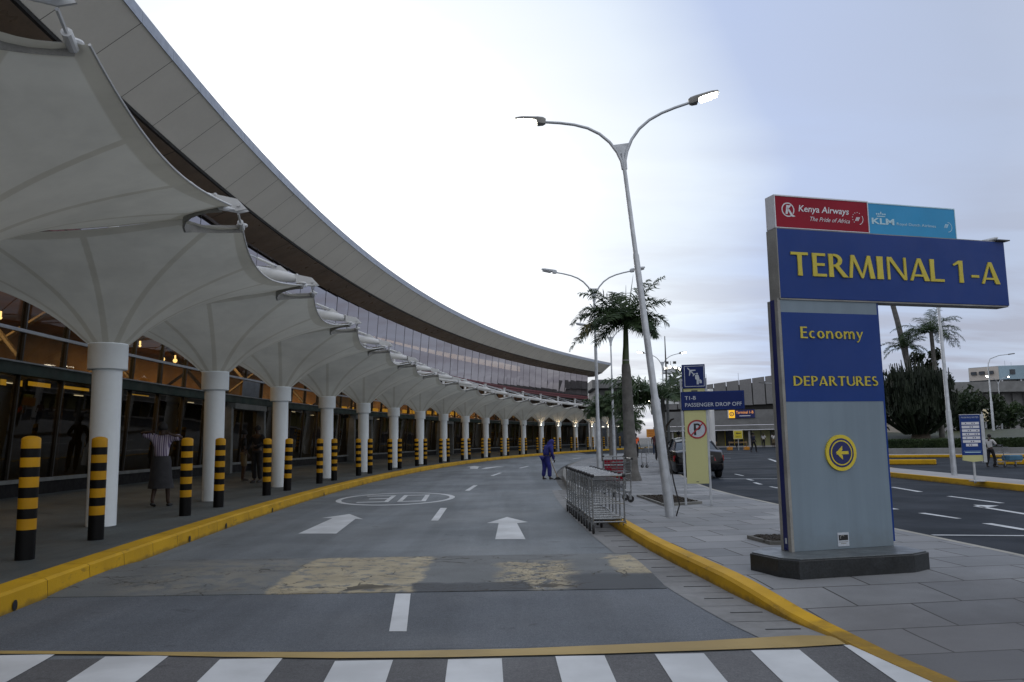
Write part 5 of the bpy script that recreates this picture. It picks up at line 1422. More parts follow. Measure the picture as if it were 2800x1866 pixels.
def person(label, loc, rz, scale=1.0, pose=None, top=None, bottom='trousers', topmat=None, botmat=None, hair='short', sleeves='short', shoes=None, extra=None, hem=.42, fingers=True, girth=1.0):
    J = {k: V(v) for k, v in BASE.items()}
    if pose:
        for k, v in pose.items(): J[k] = V(v)
    t = thing('person', label, 'person', loc, rz); t.scale = (scale,) * 3
    ch = {'pelvis': (J['pelvis'], .12, .085, None), 'spine': (J['spine'], .11, .08, 'pelvis'), 'chest': (J['chest'], .125, .085, 'spine'), 'neck': (J['neck'], .05, .05, 'chest'),
          'chin': (J['chin'], .058, .07, 'neck'), 'head': (J['chin'].lerp(J['crown'], .6), .074, .09, 'chin'), 'crown': (J['crown'], .05, .06, 'head')}
    f = (J['toL'] - J['anL']); f.z = 0; f = f.normalized()
    hd = J['chin'].lerp(J['crown'], .35)
    ch['nose'] = (hd + f * .098 + V((0, 0, -.01)), .012, .014, 'head')
    for s in 'LR':
        sh, el, wr = J['sh' + s], J['el' + s], J['wr' + s]
        ch['sh' + s] = (sh, .055, .055, 'chest'); ch['ua' + s] = (sh.lerp(el, .45), .046, .046, 'sh' + s); ch['el' + s] = (el, .036, .036, 'ua' + s); ch['fa' + s] = (el.lerp(wr, .35), .035, .035, 'el' + s); ch['wr' + s] = (wr, .023, .026, 'fa' + s)
        d = (wr - el).normalized(); pc = wr + d * .055
        ch['pa' + s] = (pc, .020, .034, 'wr' + s)
        if fingers:
            sd = d.cross(V((1, 0, 0)) if abs(d.x) < .8 else V((0, 1, 0))).normalized(); cu = d.cross(sd)
            for q, (o, ln) in enumerate(((-.030, .062), (-.010, .075), (.010, .08), (.030, .068))):
                b = pc + sd * o + d * .03
                ch['f%d%s' % (q, s)] = (b, .010, .010, 'pa' + s); ch['g%d%s' % (q, s)] = (b + d * ln * .55, .0085, .0085, 'f%d%s' % (q, s)); ch['h%d%s' % (q, s)] = (b + d * ln * .9 + cu * ln * .35, .007, .007, 'g%d%s' % (q, s))
            b = wr + d * .035 - sd * .03; ch['t0' + s] = (b - sd * .02 + d * .02, .011, .011, 'pa' + s); ch['t1' + s] = (b - sd * .035 + d * .055, .008, .008, 't0' + s)
        hi, kn, an, to = J['hi' + s], J['kn' + s], J['an' + s], J['to' + s]
        ch['hi' + s] = (hi, .078, .08, 'pelvis'); ch['th' + s] = (hi.lerp(kn, .5), .068, .07, 'hi' + s); ch['kn' + s] = (kn, .050, .052, 'th' + s); ch['ca' + s] = (kn.lerp(an, .35), .047, .052, 'kn' + s); ch['an' + s] = (an, .031, .034, 'ca' + s); ch['to' + s] = (to, .030, .022, 'an' + s)
    skin_mesh('body', ch, M['skin'], t)
    # top
    g = {'pelvis': (J['pelvis'] + V((0, 0, .0)), .142, .108, None), 'spine': (J['spine'], .132, .102, 'pelvis'), 'chest': (J['chest'], .148, .108, 'spine'), 'collar': (J['neck'].lerp(J['chest'], .42), .075, .07, 'chest')}
    for s in 'LR':
        sh, el, wr = J['sh' + s], J['el' + s], J['wr' + s]
        g['sh' + s] = (sh, .073, .073, 'chest'); g['ua' + s] = (sh.lerp(el, .5), .068, .068, 'sh' + s)
        g['el' + s] = (sh.lerp(el, .92), .062 if sleeves != 'wide' else .085, .062, 'ua' + s)
        if sleeves == 'long': g['el' + s] = (el, .054, .054, 'ua' + s); g['fa' + s] = (el.lerp(wr, .5), .048, .048, 'el' + s); g['wr' + s] = (el.lerp(wr, .94), .040, .040, 'fa' + s)
    g = {k: (v[0], v[1] * girth, v[2] * girth, v[3]) for k, v in g.items()}
    skin_mesh('shirt' if sleeves != 'long' else 'jacket', g, topmat, t)
    if bottom == 'trousers' or bottom == 'shorts':
        g = {'pelvis': (J['pelvis'] + V((0, 0, .03)), .135, .10, None)}
        for s in 'LR':
            hi, kn, an = J['hi' + s], J['kn' + s], J['an' + s]
            g['hi' + s] = (hi, .095, .10, 'pelvis'); g['th' + s] = (hi.lerp(kn, .5), .088, .092, 'hi' + s)
            if bottom == 'shorts': g['kn' + s] = (hi.lerp(kn, 1.05), .084, .088, 'th' + s)
            else: g['kn' + s] = (kn, .074, .077, 'th' + s); g['ca' + s] = (kn.lerp(an, .5), .069, .072, 'kn' + s); g['an' + s] = (kn.lerp(an, .93), .062, .066, 'ca' + s)
        g = {k: (v[0], v[1] * girth, v[2] * girth, v[3]) for k, v in g.items()}
        skin_mesh(bottom, g, botmat, t)
    else:
        b = MB(); rings = []
        c0 = J['pelvis']
        for k, (z, rx, ry) in enumerate(((1.03, .14, .115), (.93, .165, .14), (.75, .175, .155), (.58, .19, .18), (hem, .215, .21), (hem + .01, .19, .185))):
            rings.append([V((c0.x + (rx * girth + .012 * math.sin(5 * a + k) * (k > 1)) * math.cos(a), c0.y + (ry * girth + .012 * math.sin(5 * a + k) * (k > 1)) * math.sin(a) + (.03 if k > 2 else 0), z)) for a in [2 * PI * q / 24 for q in range(24)]])
        b.loft(rings).build('skirt', botmat, t, 1.2, world=False)
    for s in 'LR':
        an, to = J['an' + s], J['to' + s]
        skin_mesh('shoe', {'heel': (an + V((0, -.0, -.045)) - f * .03, .042, .036, None), 'mid': (an.lerp(to, .55) + V((0, 0, -.012)), .045, .034, 'heel'), 'toe': (to + f * .035, .040, .026, 'mid')}, shoes or M['black'], t)
    hc = J['chin'].lerp(J['crown'], .62)
    ax_ = (J['crown'] - J['chin']).normalized()
    def cap(name, r, back, mat, top=1.0):
        b = MB(); rings = []
        for k in range(7):
            a = -.55 + (PI / 2 + .55) * k / 6
            rings.append([hc - f * back + V((r * .88 * math.cos(a) * math.cos(q), r * 1.08 * math.cos(a) * math.sin(q), 0)) + ax_ * (r * top * math.sin(a)) for q in [2 * PI * j / 18 for j in range(18)]])
        b.loft(rings).build(name, mat, t, 1.2, world=False)
    if hair == 'short': cap('hair', .102, .016, M['hairblack'])
    elif hair == 'bun': cap('hair', .11, .022, M['hairblack']); 
    elif hair == 'hood':
        cap('hood', .128, .02, topmat, 1.08)
        b = MB(); b.loft([[J['neck'] + V((r * math.cos(q), r * math.sin(q), z)) for q in [2 * PI * j / 16 for j in range(16)]] for r, z in ((.17, -.10), (.14, -.02), (.115, .06), (.112, .13))]).build('hood_collar', topmat, t, 1.2, world=False)
    elif hair == 'cap':
        cap('cap', .106, .005, M['clothdark'])
        b = MB(); b.loft([[hc + f * d + V((s2 * w, 0, .02)) + V((0, 0, h)) for s2, h in ((-1, 0), (1, 0), (1, .01), (-1, .01))] for d, w in ((.07, .075), (.17, .05))]).build('cap_peak', M['clothdark'], t, None, world=False)
    return t
# woman in a striped shirt walking away along the columns, hands behind her neck
person('person in a striped shirt and dark skirt walking past the columns with elbows raised', (-7.86, 18.2, .155), rad(2), 1.09,
       dict(elL=(-.40, -.06, 1.50), wrL=(-.20, -.13, 1.52), elR=(.41, -.02, 1.40), wrR=(.22, -.12, 1.47), shL=(-.17, 0, 1.42), shR=(.17, 0, 1.41), knL=(-.09, -.02, .49), anL=(-.10, -.16, .13), toL=(-.11, -.02, .03), knR=(.10, .10, .50), anR=(.11, .12, .085), toR=(.12, .27, .035)),
       topmat=M['striped'], bottom='skirt', botmat=M['clothgrey'], hair='bun', sleeves='wide', hem=.38, girth=1.16)
person('person in a black jacket and trousers standing by the glass between two columns', (-8.62, 27.4, .22), rad(160), 1.12, dict(elL=(-.27, .04, 1.14), wrL=(-.10, .20, 1.10), elR=(.30, -.02, 1.15), wrR=(.30, .12, .95)), topmat=M['clothdark'], botmat=M['clothdark'], sleeves='long')
person('person in a dark top and tan knee-length shorts beside the one in black', (-9.28, 28.0, .26), rad(-60), 1.02, None, topmat=M['clothdark'], bottom='shorts', botmat=M['clothtan'])
cl = person('stooping cleaner in royal blue overalls and blue hood sweeping the road', (1.16, 30.4, .004), rad(-58), .90,
            dict(spine=(0, .06, 1.14), chest=(0, .15, 1.31), neck=(0, .24, 1.42), chin=(0, .31, 1.45), crown=(0, .34, 1.56), shL=(-.17, .17, 1.36), shR=(.17, .17, 1.36), elL=(-.23, .20, 1.08), wrL=(-.08, .38, .98), elR=(.23, .18, 1.08), wrR=(.10, .36, .80), anL=(-.12, -.05, .085), toL=(-.13, .09, .035), anR=(.12, .12, .085), toR=(.13, .26, .035), knR=(.11, .12, .5)),
            topmat=M['clothblue'], botmat=M['clothblue'], sleeves='long', hair='hood', girth=1.32)
bt = thing('broom', 'long-handled broom held by the cleaner in blue', 'broom', (1.64, 30.3, .02))
MB().path([(1.33, 30.36, .97), (1.34, 30.36, .74), (1.60, 30.30, .08)], .014, 8).build('handle', M['wood'], bt, .8)
MB().loft([[V((1.60 + dx_, 30.30 + dy_, z)) for dx_, dy_ in ((-w, -.03), (w, -.03), (w, .03), (-w, .03))] for w, z in ((.04, .10), (.10, .05), (.17, .005))]).build('bristles', M['black'], bt)
person('person in a maroon top and jeans standing beyond the orange sign', (10.9, 63, .1), rad(170), 1.03, None, topmat=M['clothmaroon'], botmat=M['denim'], fingers=False)
person('person in black trousers standing behind the leaning lamp post', (8.45, 48.0, .1), rad(200), 1.03, None, topmat=M['clothmaroon'], botmat=M['clothdark'], sleeves='long', fingers=False)
person('person in a dark cap leaning over the front of the parked black car', (7.62, 37.6, .004), rad(150), 1.02, dict(elL=(-.30, .10, 1.16), wrL=(-.32, .32, 1.05), elR=(.30, .10, 1.16), wrR=(.30, .32, 1.05)), topmat=M['clothdark'], botmat=M['clothdark'], sleeves='long', hair='cap', fingers=False)
person('person in dark clothes walking across the far road before the fluted terminal', (21.2, 72.2, .004), rad(-60), 1.02, dict(anL=(-.10, -.25, .14), toL=(-.11, -.12, .04), knL=(-.1, -.06, .5), anR=(.1, .2, .085), toR=(.11, .36, .035), knR=(.1, .17, .52), elL=(-.25, .14, 1.15), elR=(.25, -.12, 1.15)), topmat=M['clothnavy'], botmat=M['clothdark'], sleeves='long', fingers=False)
person('person in black standing at the fluted terminal entrance, left of those in white', (26.3, 96, .05), rad(180), 1.0, None, topmat=M['clothdark'], botmat=M['clothdark'], sleeves='long', fingers=False)
person('person in a white top and dark trousers, left of the two at the fluted terminal', (29.1, 95, .05), rad(140), .98, None, topmat=M['clothwhite'], botmat=M['clothdark'], fingers=False)
person('person in a white shirt and tan shorts, right of the two at the fluted terminal', (30.4, 95.5, .05), rad(200), 1.0, None, topmat=M['clothwhite'], bottom='shorts', botmat=M['clothtan'], fingers=False)
person('worker in an orange safety vest just right of the tall palm trunk', (8.26, 55.2, .1), rad(200), .98, None, topmat=M['vest'], botmat=M['clothdark'], fingers=False)
pm_ = person('person in a white shirt and black trousers pushing a loaded trolley across the far lane', (19.82, 34.0, .004), rad(-72), .80, dict(elL=(-.22, .18, 1.15), wrL=(-.22, .40, 1.08), elR=(.22, .18, 1.15), wrR=(.22, .40, 1.08), knL=(-.1, -.06, .5), anL=(-.1, -.2, .1), toL=(-.11, -.06, .035), knR=(.1, .14, .5), anR=(.1, .14, .085), toR=(.11, .29, .035)), topmat=M['clothwhite'], botmat=M['clothdark'], fingers=False)
t4 = dup(tr0, (20.08, 33.90, .004), (0, 0, rad(-72)), 'loaded luggage trolley pushed by the person in a white shirt'); t4['group'] = 'loose luggage trolleys'
sc_ = thing('suitcase', 'blue suitcase lying on the pushed luggage trolley', 'suitcase', (20.55, 33.75, .26), rad(-72))
MB().box((0, 0, .13), (.42, .72, .24)).build('shell', M['bag'], sc_, None, world=False, bevel=.05)
MB().path([(-.06, .37, .16), (-.06, .40, .16), (.06, .40, .16), (.06, .37, .16)], .012, 6).build('handle', M['black'], sc_, .8, world=False)

# ================================================================== PARKED CAR (seen from behind)
def car(label, loc, rz):
    t = thing('parked_car', label, 'car', loc, rz)
    Lc, Wc = 4.75, .90
    def ring(y, zb, zt, w, tumble=.05, crown=.02):
        return [V((-w * .93, y, zb)), V((-w, y, zb + .12)), V((-w, y, zb + (zt - zb) * .62)), V((-w + tumble, y, zt - .02)), V((-w * .55, y, zt + crown)), V((0, y, zt + crown * 1.4)), V((w * .55, y, zt + crown)), V((w - tumble, y, zt - .02)), V((w, y, zb + (zt - zb) * .62)), V((w, y, zb + .12)), V((w * .93, y, zb))]
    b = MB()
    b.loft([ring(-.02, .34, .80, .74), ring(.04, .26, .93, .84), ring(.25, .22, 1.00, .895), ring(.9, .20, 1.015, .92), ring(1.5, .19, .98, .925), ring(2.6, .19, .95, .925), ring(3.3, .2, .93, .915), ring(4.1, .22, .86, .89), ring(4.55, .25, .76, .80), ring(4.72, .33, .62, .66)])
    b.build('body', M['carpaint'], t, .7, world=False, bevel=.02)
    g = MB()
    def gr(y, z, w, wt): return [V((-w, y, .93)), V((-wt, y, z)), V((-wt * .6, y, z + .03)), V((wt * .6, y, z + .03)), V((wt, y, z)), V((w, y, .93))]
    g.loft([gr(.62, .97, .80, .78), gr(1.15, 1.30, .83, .66), gr(1.6, 1.40, .84, .64), gr(2.3, 1.42, .84, .64), gr(2.75, 1.34, .84, .66), gr(3.45, .97, .82, .80)])
    g.build('cabin', M['carglass'], t, .6, world=False)
    r = MB()
    def rr2(y, z, w): return [V((-w, y, z - .02)), V((-w * .6, y, z + .025)), V((w * .6, y, z + .025)), V((w, y, z - .02)), V((w, y, z - .05)), V((-w, y, z - .05))]
    r.loft([rr2(1.12, 1.315, .66), rr2(1.6, 1.425, .655), rr2(2.3, 1.445, .655), rr2(2.78, 1.35, .665)]); r.build('roof', M['carpaint'], t, .6, world=False)
    for s in (-1, 1):
        p = MB(); p.path([(s * .80, .62, .97), (s * .665, 1.14, 1.30)], .035, 6); p.path([(s * .81, 3.42, .97), (s * .67, 2.77, 1.33)], .03, 6); p.path([(s * .845, 1.95, .95), (s * .655, 1.95, 1.41)], .03, 6); p.build('pillar', M['carpaint'], t, .8, world=False)
        for y in (.95, 3.75):
            w_ = MB(); w_.lathe([(.19, -.1), (.30, -.1), (.325, -.08), (.325, .08), (.30, .1), (.19, .1)], 28); w_.xf(Matrix.Translation((s * .82, y, .325)) @ Matrix.Rotation(PI / 2, 4, 'Y')); wo_ = w_.build('wheel', M['rubber'], t, .6, world=False)
            rm = MB(); rm.lathe([(.02, .075), (.20, .085), (.205, .06), (.2, .0)], 24); rm.xf(Matrix.Translation((s * .82, y, .325)) @ Matrix.Rotation(PI / 2 * s, 4, 'Y')); rm.build('rim', M['rim'], wo_, .6, world=False)
        tl = MB(); tl.loft([[V((s * x, y, z)) for z, y in ((.62, y0), (.82, y0 + .02), (.80, y0 + .10), (.62, y0 + .10))] for x, y0 in ((.52, -.035), (.80, .03), (.905, .20))]); tl.build('tail_light', M['taillight'], t, .5, world=False)
        hl = MB(); hl.loft([[V((s * x, y, z)) for z, y in ((.56, y0), (.70, y0 - .05), (.70, y0 - .12), (.56, y0 - .12))] for x, y0 in ((.45, 4.76), (.70, 4.62), (.82, 4.40))]); hl.build('headlight', M['lampoff'], t, .5, world=False)
        mr = MB(); mr.loft([[V((s * (.90 + x), 2.95 + dy_, 1.02 + dz_)) for dy_, dz_ in ((-.03, -.07), (.06, -.06), (.06, .06), (-.03, .07))] for x in (.0, .06, .2)]); mr.build('mirror', M['carpaint'], t, .6, world=False)
        dl = MB(); dl.box((s * .928, 1.55, .80), (.02, .16, .03)); dl.box((s * .928, 2.6, .79), (.02, .16, .03)); dl.build('door_handle', M['chrome'], t, world=False)
    n_ = MB(); n_.box((0, -.045, .70), (.50, .02, .11)); n_.build('number_plate', M['yellowsign'], t, world=False)
    n_ = MB(); n_.box((0, -.035, .795), (.95, .02, .022)); n_.build('chrome_strip', M['chrome'], t, world=False)
    n_ = MB(); n_.loft([[V((x * w, -.06 + .02 * abs(x), z)) for x, z in ((-.80, .30), (.80, .30), (.80, .52), (-.80, .52))] for w in (1,)] + [[V((x, .05, z)) for x, z in ((-.84, .28), (.84, .28), (.84, .54), (-.84, .54))]]); n_.build('rear_bumper', M['carpaint'], t, .6, world=False, bevel=.015)
    return t
car('black saloon car parked at the pavement edge behind the drop-off sign', (6.66, 29.35, .0), rad(-3))

# ================================================================== SMALL SIGNS ON THE ISLAND AND BEYOND
os_ = thing('orange_sign', 'orange notice board on a post, left of the leaning lamp post', 'sign', (10.25, 60, 0))
F3 = Face((9.79, 60), (1, .02))
b = MB(); F3.box(b, 0, .95, 1.50, 2.09, -.03, 0); b.build('board', M['orangesign'], os_)
b = MB(); F3.box(b, .10, .14, .05, 1.5, -.06, -.03); F3.box(b, .80, .84, .05, 1.5, -.06, -.03); b.build('post', M['galv'], os_)
F3.text('lettering', 'ARRIVALS &', .10, 1.90, .1, M['redring'], os_, d=.002, width=.74, height=.10)
F3.text('lettering', 'DEPARTURES', .10, 1.74, .1, M['redring'], os_, d=.002, width=.74, height=.10)
F3.text('lettering', 'DROP OFF', .18, 1.58, .1, M['redring'], os_, d=.002, width=.58, height=.10)
ys_ = thing('barrier_sign', 'yellow arrow sign on a trestle in front of the fluted terminal', 'sign', (23.1, 84, 0))
F4 = Face((22.65, 84), (1, .05))
b = MB(); F4.box(b, 0, .98, 1.15, 2.04, -.03, 0); b.build('board', M['yellowsign'], ys_)
b = MB(); F4.box(b, .03, .95, 1.18, 2.01, .001, .004); F4.box(b, .05, .93, 1.20, 1.99, .0045, .006, 0); b.build('board_border', M['letterwhite'], ys_)
b = MB(); F4.box(b, .06, .92, 1.21, 1.98, .0065, .009); b.build('board_face', M['yellowsign'], ys_)
b = MB(); F4.poly(b, [(.25, 1.74), (.42, 1.86), (.42, 1.78), (.78, 1.78), (.78, 1.70), (.42, 1.70), (.42, 1.62)], .0095, .012); b.build('arrow', M['black'], ys_)
F4.text('lettering', 'EXIT', .24, 1.32, .1, M['black'], ys_, d=.0095, width=.5, height=.16)
b = MB(); F4.box(b, .47, .53, 0, 1.15, -.06, -.03); b.build('post', M['galv'], ys_)
def trestle(loc, rz, lab, dark=False):
    t = thing('trestle_barrier', lab, 'barrier', loc, rz, 'trestle barriers on the far road')
    for s in (-1, 1):
        m = MB(); m.box((s * .9, 0, .17), (.5, .45, .34)); m.build('block', M['orangesign'] if not dark else M['concrete'], t, None, world=False, bevel=.03)
    m = MB(); m.path([(-.9, 0, .34), (-.9, 0, .9)], .03, 6); m.path([(.9, 0, .34), (.9, 0, .9)], .03, 6); m.box((0, 0, .8), (2.0, .05, .16)); m.build('rail', M['wood'], t, None, world=False)
trestle((23.4, 85.2, 0), rad(5), 'wooden trestle barrier with orange feet behind the yellow arrow sign'); trestle((20.6, 86.5, 0), rad(12), 'wooden trestle barrier with grey feet, left of the yellow arrow sign', True)

# information board on the median
ib = thing('information_board', 'tall blue information board with white rows of text on the median', 'sign', (12.5, 22.2, .15))
F5 = Face((12.24, 22.30), (.985, -.17))
b = MB(); F5.box(b, .26, .31, .10, .70, -.10, -.05); b.box((12.52, 22.18, .17), (.35, .25, .03)); b.build('post', M['galv'], ib)
b = MB(); F5.box(b, .0, .505, .86, 1.95, -.06, .0); b.build('blue_face', M['blue'], ib)
b = MB(); F5.box(b, .507, .60, .66, 1.96, -.12, .02); b.build('side_column', M['galv'], ib, None, bevel=.01)
b = MB(); F5.box(b, -.008, .505, 1.952, 1.966, -.06, .006); b.build('top_trim', M['letterwhite'], ib)
b = MB(); F5.poly(b, [(0, .858), (.505, .858), (.505, .70), (.25, .675), (0, .72)], -.06, -.004); b.build('cream_foot', M['cream'], ib)
F5.text('lettering', 'PARKING RATES', .03, 1.86, .1, M['lettergrey'], ib, d=.002, width=.44, height=.045)
for k in range(7):
    z = 1.72 - .098 * k
    b = MB(); F5.box(b, .03 if k < 6 else .10, .475 if k < 6 else .40, z - .036, z + .036, .001, .004); b.build('text_row', M['letterwhite'], ib)
    b = MB()
    for q in range(6):
        if (q * 7 + k * 3) % 4 < 2: F5.box(b, .12 + q * .055, .145 + q * .055, z - .016, z + .014, .0045, .006)
    if b.v: b.build('text_marks', M['navy'], ib)
b = MB(); F5.box(b, .03, .475, .965, .972, .001, .003); F5.box(b, .06, .46, .925, .945, .001, .003); b.build('text_row', M['lettercyan'], ib)

# ================================================================== SECOND TERMINAL (fluted panels) AND BUILDINGS BEYOND
TB = thing('fluted_terminal', 'grey terminal building with tall ribbed panels over a long dark canopy', 'terminal', (30, 104, 0))
def tb(u, z, d=0.0):                       # u metres along the facade from its left end
    a = V((19.5, 112, 0)); dr = V((.93, -.37, 0)).normalized(); nn = V((-.37, -.93, 0)).normalized()
    cv = .0016 * u * u
    return a + dr * u + nn * (d - cv) + V((0, 0, z))
LT = 19.5
top = lambda u: 7.6 + .105 * u
for k in range(12):
    u0, u1 = k * 1.65, k * 1.65 + 1.52
    m = MB(); zb = 5.15 + .03 * u0
    m.add([tb(u0, zb, .3), tb(u1, zb, .3), tb(u1, top(u1), .75), tb(u0, top(u0), .75), tb(u0, zb, 0), tb(u1, zb, 0), tb(u1, top(u1), .3), tb(u0, top(u0), .3)], [(0, 1, 2, 3), (4, 7, 6, 5), (0, 3, 7, 4), (1, 5, 6, 2), (3, 2, 6, 7), (0, 4, 5, 1)])
    m.build('rib_panel', M['rib'], TB)
m = MB(); m.add([tb(-.5, 4.6, -.05), tb(LT, 4.6, -.05), tb(LT, top(LT) - .6, .1), tb(-.5, top(0) - .5, .1), tb(-.5, 4.6, -6), tb(LT, 4.6, -6), tb(LT, top(LT) - .6, -6), tb(-.5, top(0) - .5, -6)], [(0, 1, 2, 3), (4, 7, 6, 5), (3, 2, 6, 7), (0, 3, 7, 4), (1, 5, 6, 2), (0, 4, 5, 1)]); m.build('rear_wall', M['fasciaback'], TB)
for z0, z1, d0, mat in ((2.95, 4.85, .9, 'concrete'), (2.3, 2.85, 1.3, 'concrete'), (2.2, 2.29, 1.35, 'letterwhite')):
    m = MB()
    for k in range(10):
        a, b_ = k * 1.95, k * 1.95 + 1.95
        m.add([tb(a, z0, d0), tb(b_, z0, d0), tb(b_, z1, d0), tb(a, z1, d0), tb(a, z0, -3), tb(b_, z0, -3), tb(b_, z1, -3), tb(a, z1, -3)], [(0, 1, 2, 3), (3, 2, 6, 7), (0, 4, 5, 1), (4, 7, 6, 5)])
    m.build('canopy_band', M[mat], TB)
m = MB(); m.add([tb(0, 0, -2.5), tb(LT, 0, -2.5), tb(LT, 2.4, -2.5), tb(0, 2.4, -2.5)], [(0, 1, 2, 3)]); m.build('shop_wall', pm('entrance_wall', (.18, .17, .11), .6, var=.4, scale=.6), TB)
for k in range(5):
    m = MB(); u = 2 + k * 3.5
    m.add([tb(u, .1, -2.45), tb(u + 2.4, .1, -2.45), tb(u + 2.4, 2.15, -2.45), tb(u, 2.15, -2.45)], [(0, 1, 2, 3)]); w_ = m.build('window', M['windark'] if k % 3 else M['cream'], TB)
    m = MB()
    for q in (0, 1.2, 2.4): m.path([tb(u + q, .05, -2.4), tb(u + q, 2.2, -2.4)], .05, 4)
    m.build('frame', M['yellowdisc'] if k in (2, 4) else M['sill'], w_)
for k in range(4):
    MB().path([tb(2.5 + k * 5, 0, .9), tb(2.5 + k * 5, 2.4, .9)], .14, 12).build('pillar', M['concretelight'], TB, .8)
m = MB(); m.add([tb(-2, .0, 3.5), tb(LT, .0, 3.5), tb(LT, .14, 3.5), tb(-2, .14, 3.5), tb(LT, .14, -3), tb(-2, .14, -3)], [(0, 1, 2, 3), (3, 2, 4, 5)]); m.build('forecourt', M['concretelight'], TB)
for k in range(4):
    u = 3 + k * 4.2; MB().path([tb(u, top(u) - .5, 0), tb(u, top(u) + 1.0 + .5 * (k % 2), 0)], .03, 5).build('aerial', M['galv'], TB)
fs = thing('terminal_name_sign', 'blue box sign with orange square reading Terminal 1-B on the fluted building', 'sign', tb(8.6, 3.0, 1.0))
p_, q_ = tb(9.9, 0, 1.0), tb(13.5, 0, 1.0)
F6 = Face((p_.x, p_.y), (q_.x - p_.x, q_.y - p_.y))
b = MB(); F6.box(b, 0, 3.45, 3.80, 4.88, -.2, .05); b.build('box', M['navy'], fs)
b = MB(); F6.box(b, .0, .14, 3.80, 4.88, .051, .08); b.build('white_edge', M['letterwhite'], fs)
b = MB(); F6.box(b, .14, .92, 3.82, 4.86, .051, .08); b.build('orange_square', M['yellowlit'], fs)
b = MB(); F6.ring(b, .53, 4.34, .19, .29, .081, .10, 24); F6.disc(b, .53, 4.34, .08, .081, .10, 14); b.build('round_mark', M['navy'], fs)
F6.text('lettering', 'Terminal 1-B', 1.08, 4.36, .1, M['roadsignlit'], fs, d=.052, width=2.2, height=.36)
b = MB(); F6.box(b, 1.5, 2.9, 4.02, 4.13, .052, .06); b.build('small_line', M['letterwhite'], fs)
pb = thing('poster_board', 'white poster board at the edge of the big sign, on the fluted building', 'sign', tb(17.2, 2.4, 1.5))
p_, q_ = tb(16.6, 0, 1.6), tb(18, 0, 1.6); F7 = Face((p_.x, p_.y), (q_.x - p_.x, q_.y - p_.y))
b = MB(); F7.box(b, 0, 1.5, 2.2, 4.7, -.05, 0); b.build('board', M['letterwhite'], pb)
b = MB(); F7.disc(b, .8, 3.75, .33, .001, .01, 20); F7.box(b, .1, .55, 2.6, 3.3, .001, .01); F7.poly(b, [(.3, 4.3), (.7, 4.5), (.6, 4.2)], .001, .01); b.build('poster_print', M['darkgrey'], pb)

# grey block with an overhanging roof behind the palms
gb = thing('grey_block', 'grey flat-roofed block with an overhanging roof edge behind the palms', 'building', (14, 118, 0))
MB().box((14.2, 122, 4.2), (4.6, 12, 8.4)).build('wall', M['concrete'], gb)
MB().box((14.1, 121, 9.1), (5.8, 14, 1.2)).build('roof', M['fascia'] if False else M['concrete'], gb)
MB().box((14.0, 115.8, 6.7), (5.4, .3, .45)).build('ledge', M['sill'], gb)
MB().box((14.2, 115.9, 1.6), (4, .1, 2.6)).build('shopfront', M['windark'], gb)
for k in range(4): MB().box((12.6 + k * 1.1, 115.75, 3.1), (.6, .12, .12)).build('light_strip', M['tube'], gb)
# white porch columns with a T shaped light bracket
for k, (x, y, lab) in enumerate(((13.5, 76, 'white porch column with a lit T-shaped bracket, right of the tall palm trunk'), (19.0, 78, 'white porch column seen just left of the drop-off sign'))):
    t = thing('porch_column', lab, 'column', (x, y, 0), 0, 'white porch columns with T brackets')
    MB().lathe([(.3, 0), (.3, 6.0)], 18).build('shaft', M['white'], t, .6, world=False)
    MB().loft([[V((u, yy_, 4.55 + zz)) for yy_, zz in ((-.3, 0), (.3, 0), (.3, h_), (-.3, h_))] for u, h_ in ((-2.6, .12), (-.3, .4), (.3, .4), (2.0, .12))]).build('bracket', M['white'], t, None, world=False)
    MB().box((-1.1, -.32, 4.86), (1.3, .1, .12)).build('light_strip', M['lampsmall'], t, None, world=False)
# floodlight tower
ft = thing('floodlight_tower', 'lattice floodlight tower with lit lamps far behind the drop-off sign', 'floodlight tower', (31.4, 160, 0))
m = MB()
for a, b_ in ((-1, -1), (1, -1), (1, 1), (-1, 1)): m.path([(31.4 + a * 1.1, 160 + b_ * 1.1, 0), (31.4 + a * .7, 160 + b_ * .7, 14)], .09, 5)
for k in range(9):
    z = k * 1.55
    for s in (-1, 1): m.path([(31.4 - s * .95, 159, z), (31.4 + s * .9, 159, z + 1.55)], .05, 4)
m.build('lattice', M['galv'], ft, .8)
m = MB(); m.box((31.4, 160, 14.1), (3.6, 2.6, .25)); m.box((31.4, 158.8, 14.7), (3.6, .08, .9)); m.path([(31.4, 160, 14), (31.4, 160, 16.4)], .08, 6); m.build('platform', M['galv'], ft)
for k, (x, z) in enumerate(((30.1, 14.9), (30.9, 15.1), (32.0, 15.0), (32.8, 14.7), (30.4, 16.0), (31.9, 16.0))):
    m = MB(); m.box((x, 158.6, z), (.62, .3, .5)); hb = m.build('floodlight', M['darkgrey'], ft)
    if k < 4: MB().box((x, 158.42, z), (.5, .04, .4)).build('lens', M['flood'], hb)

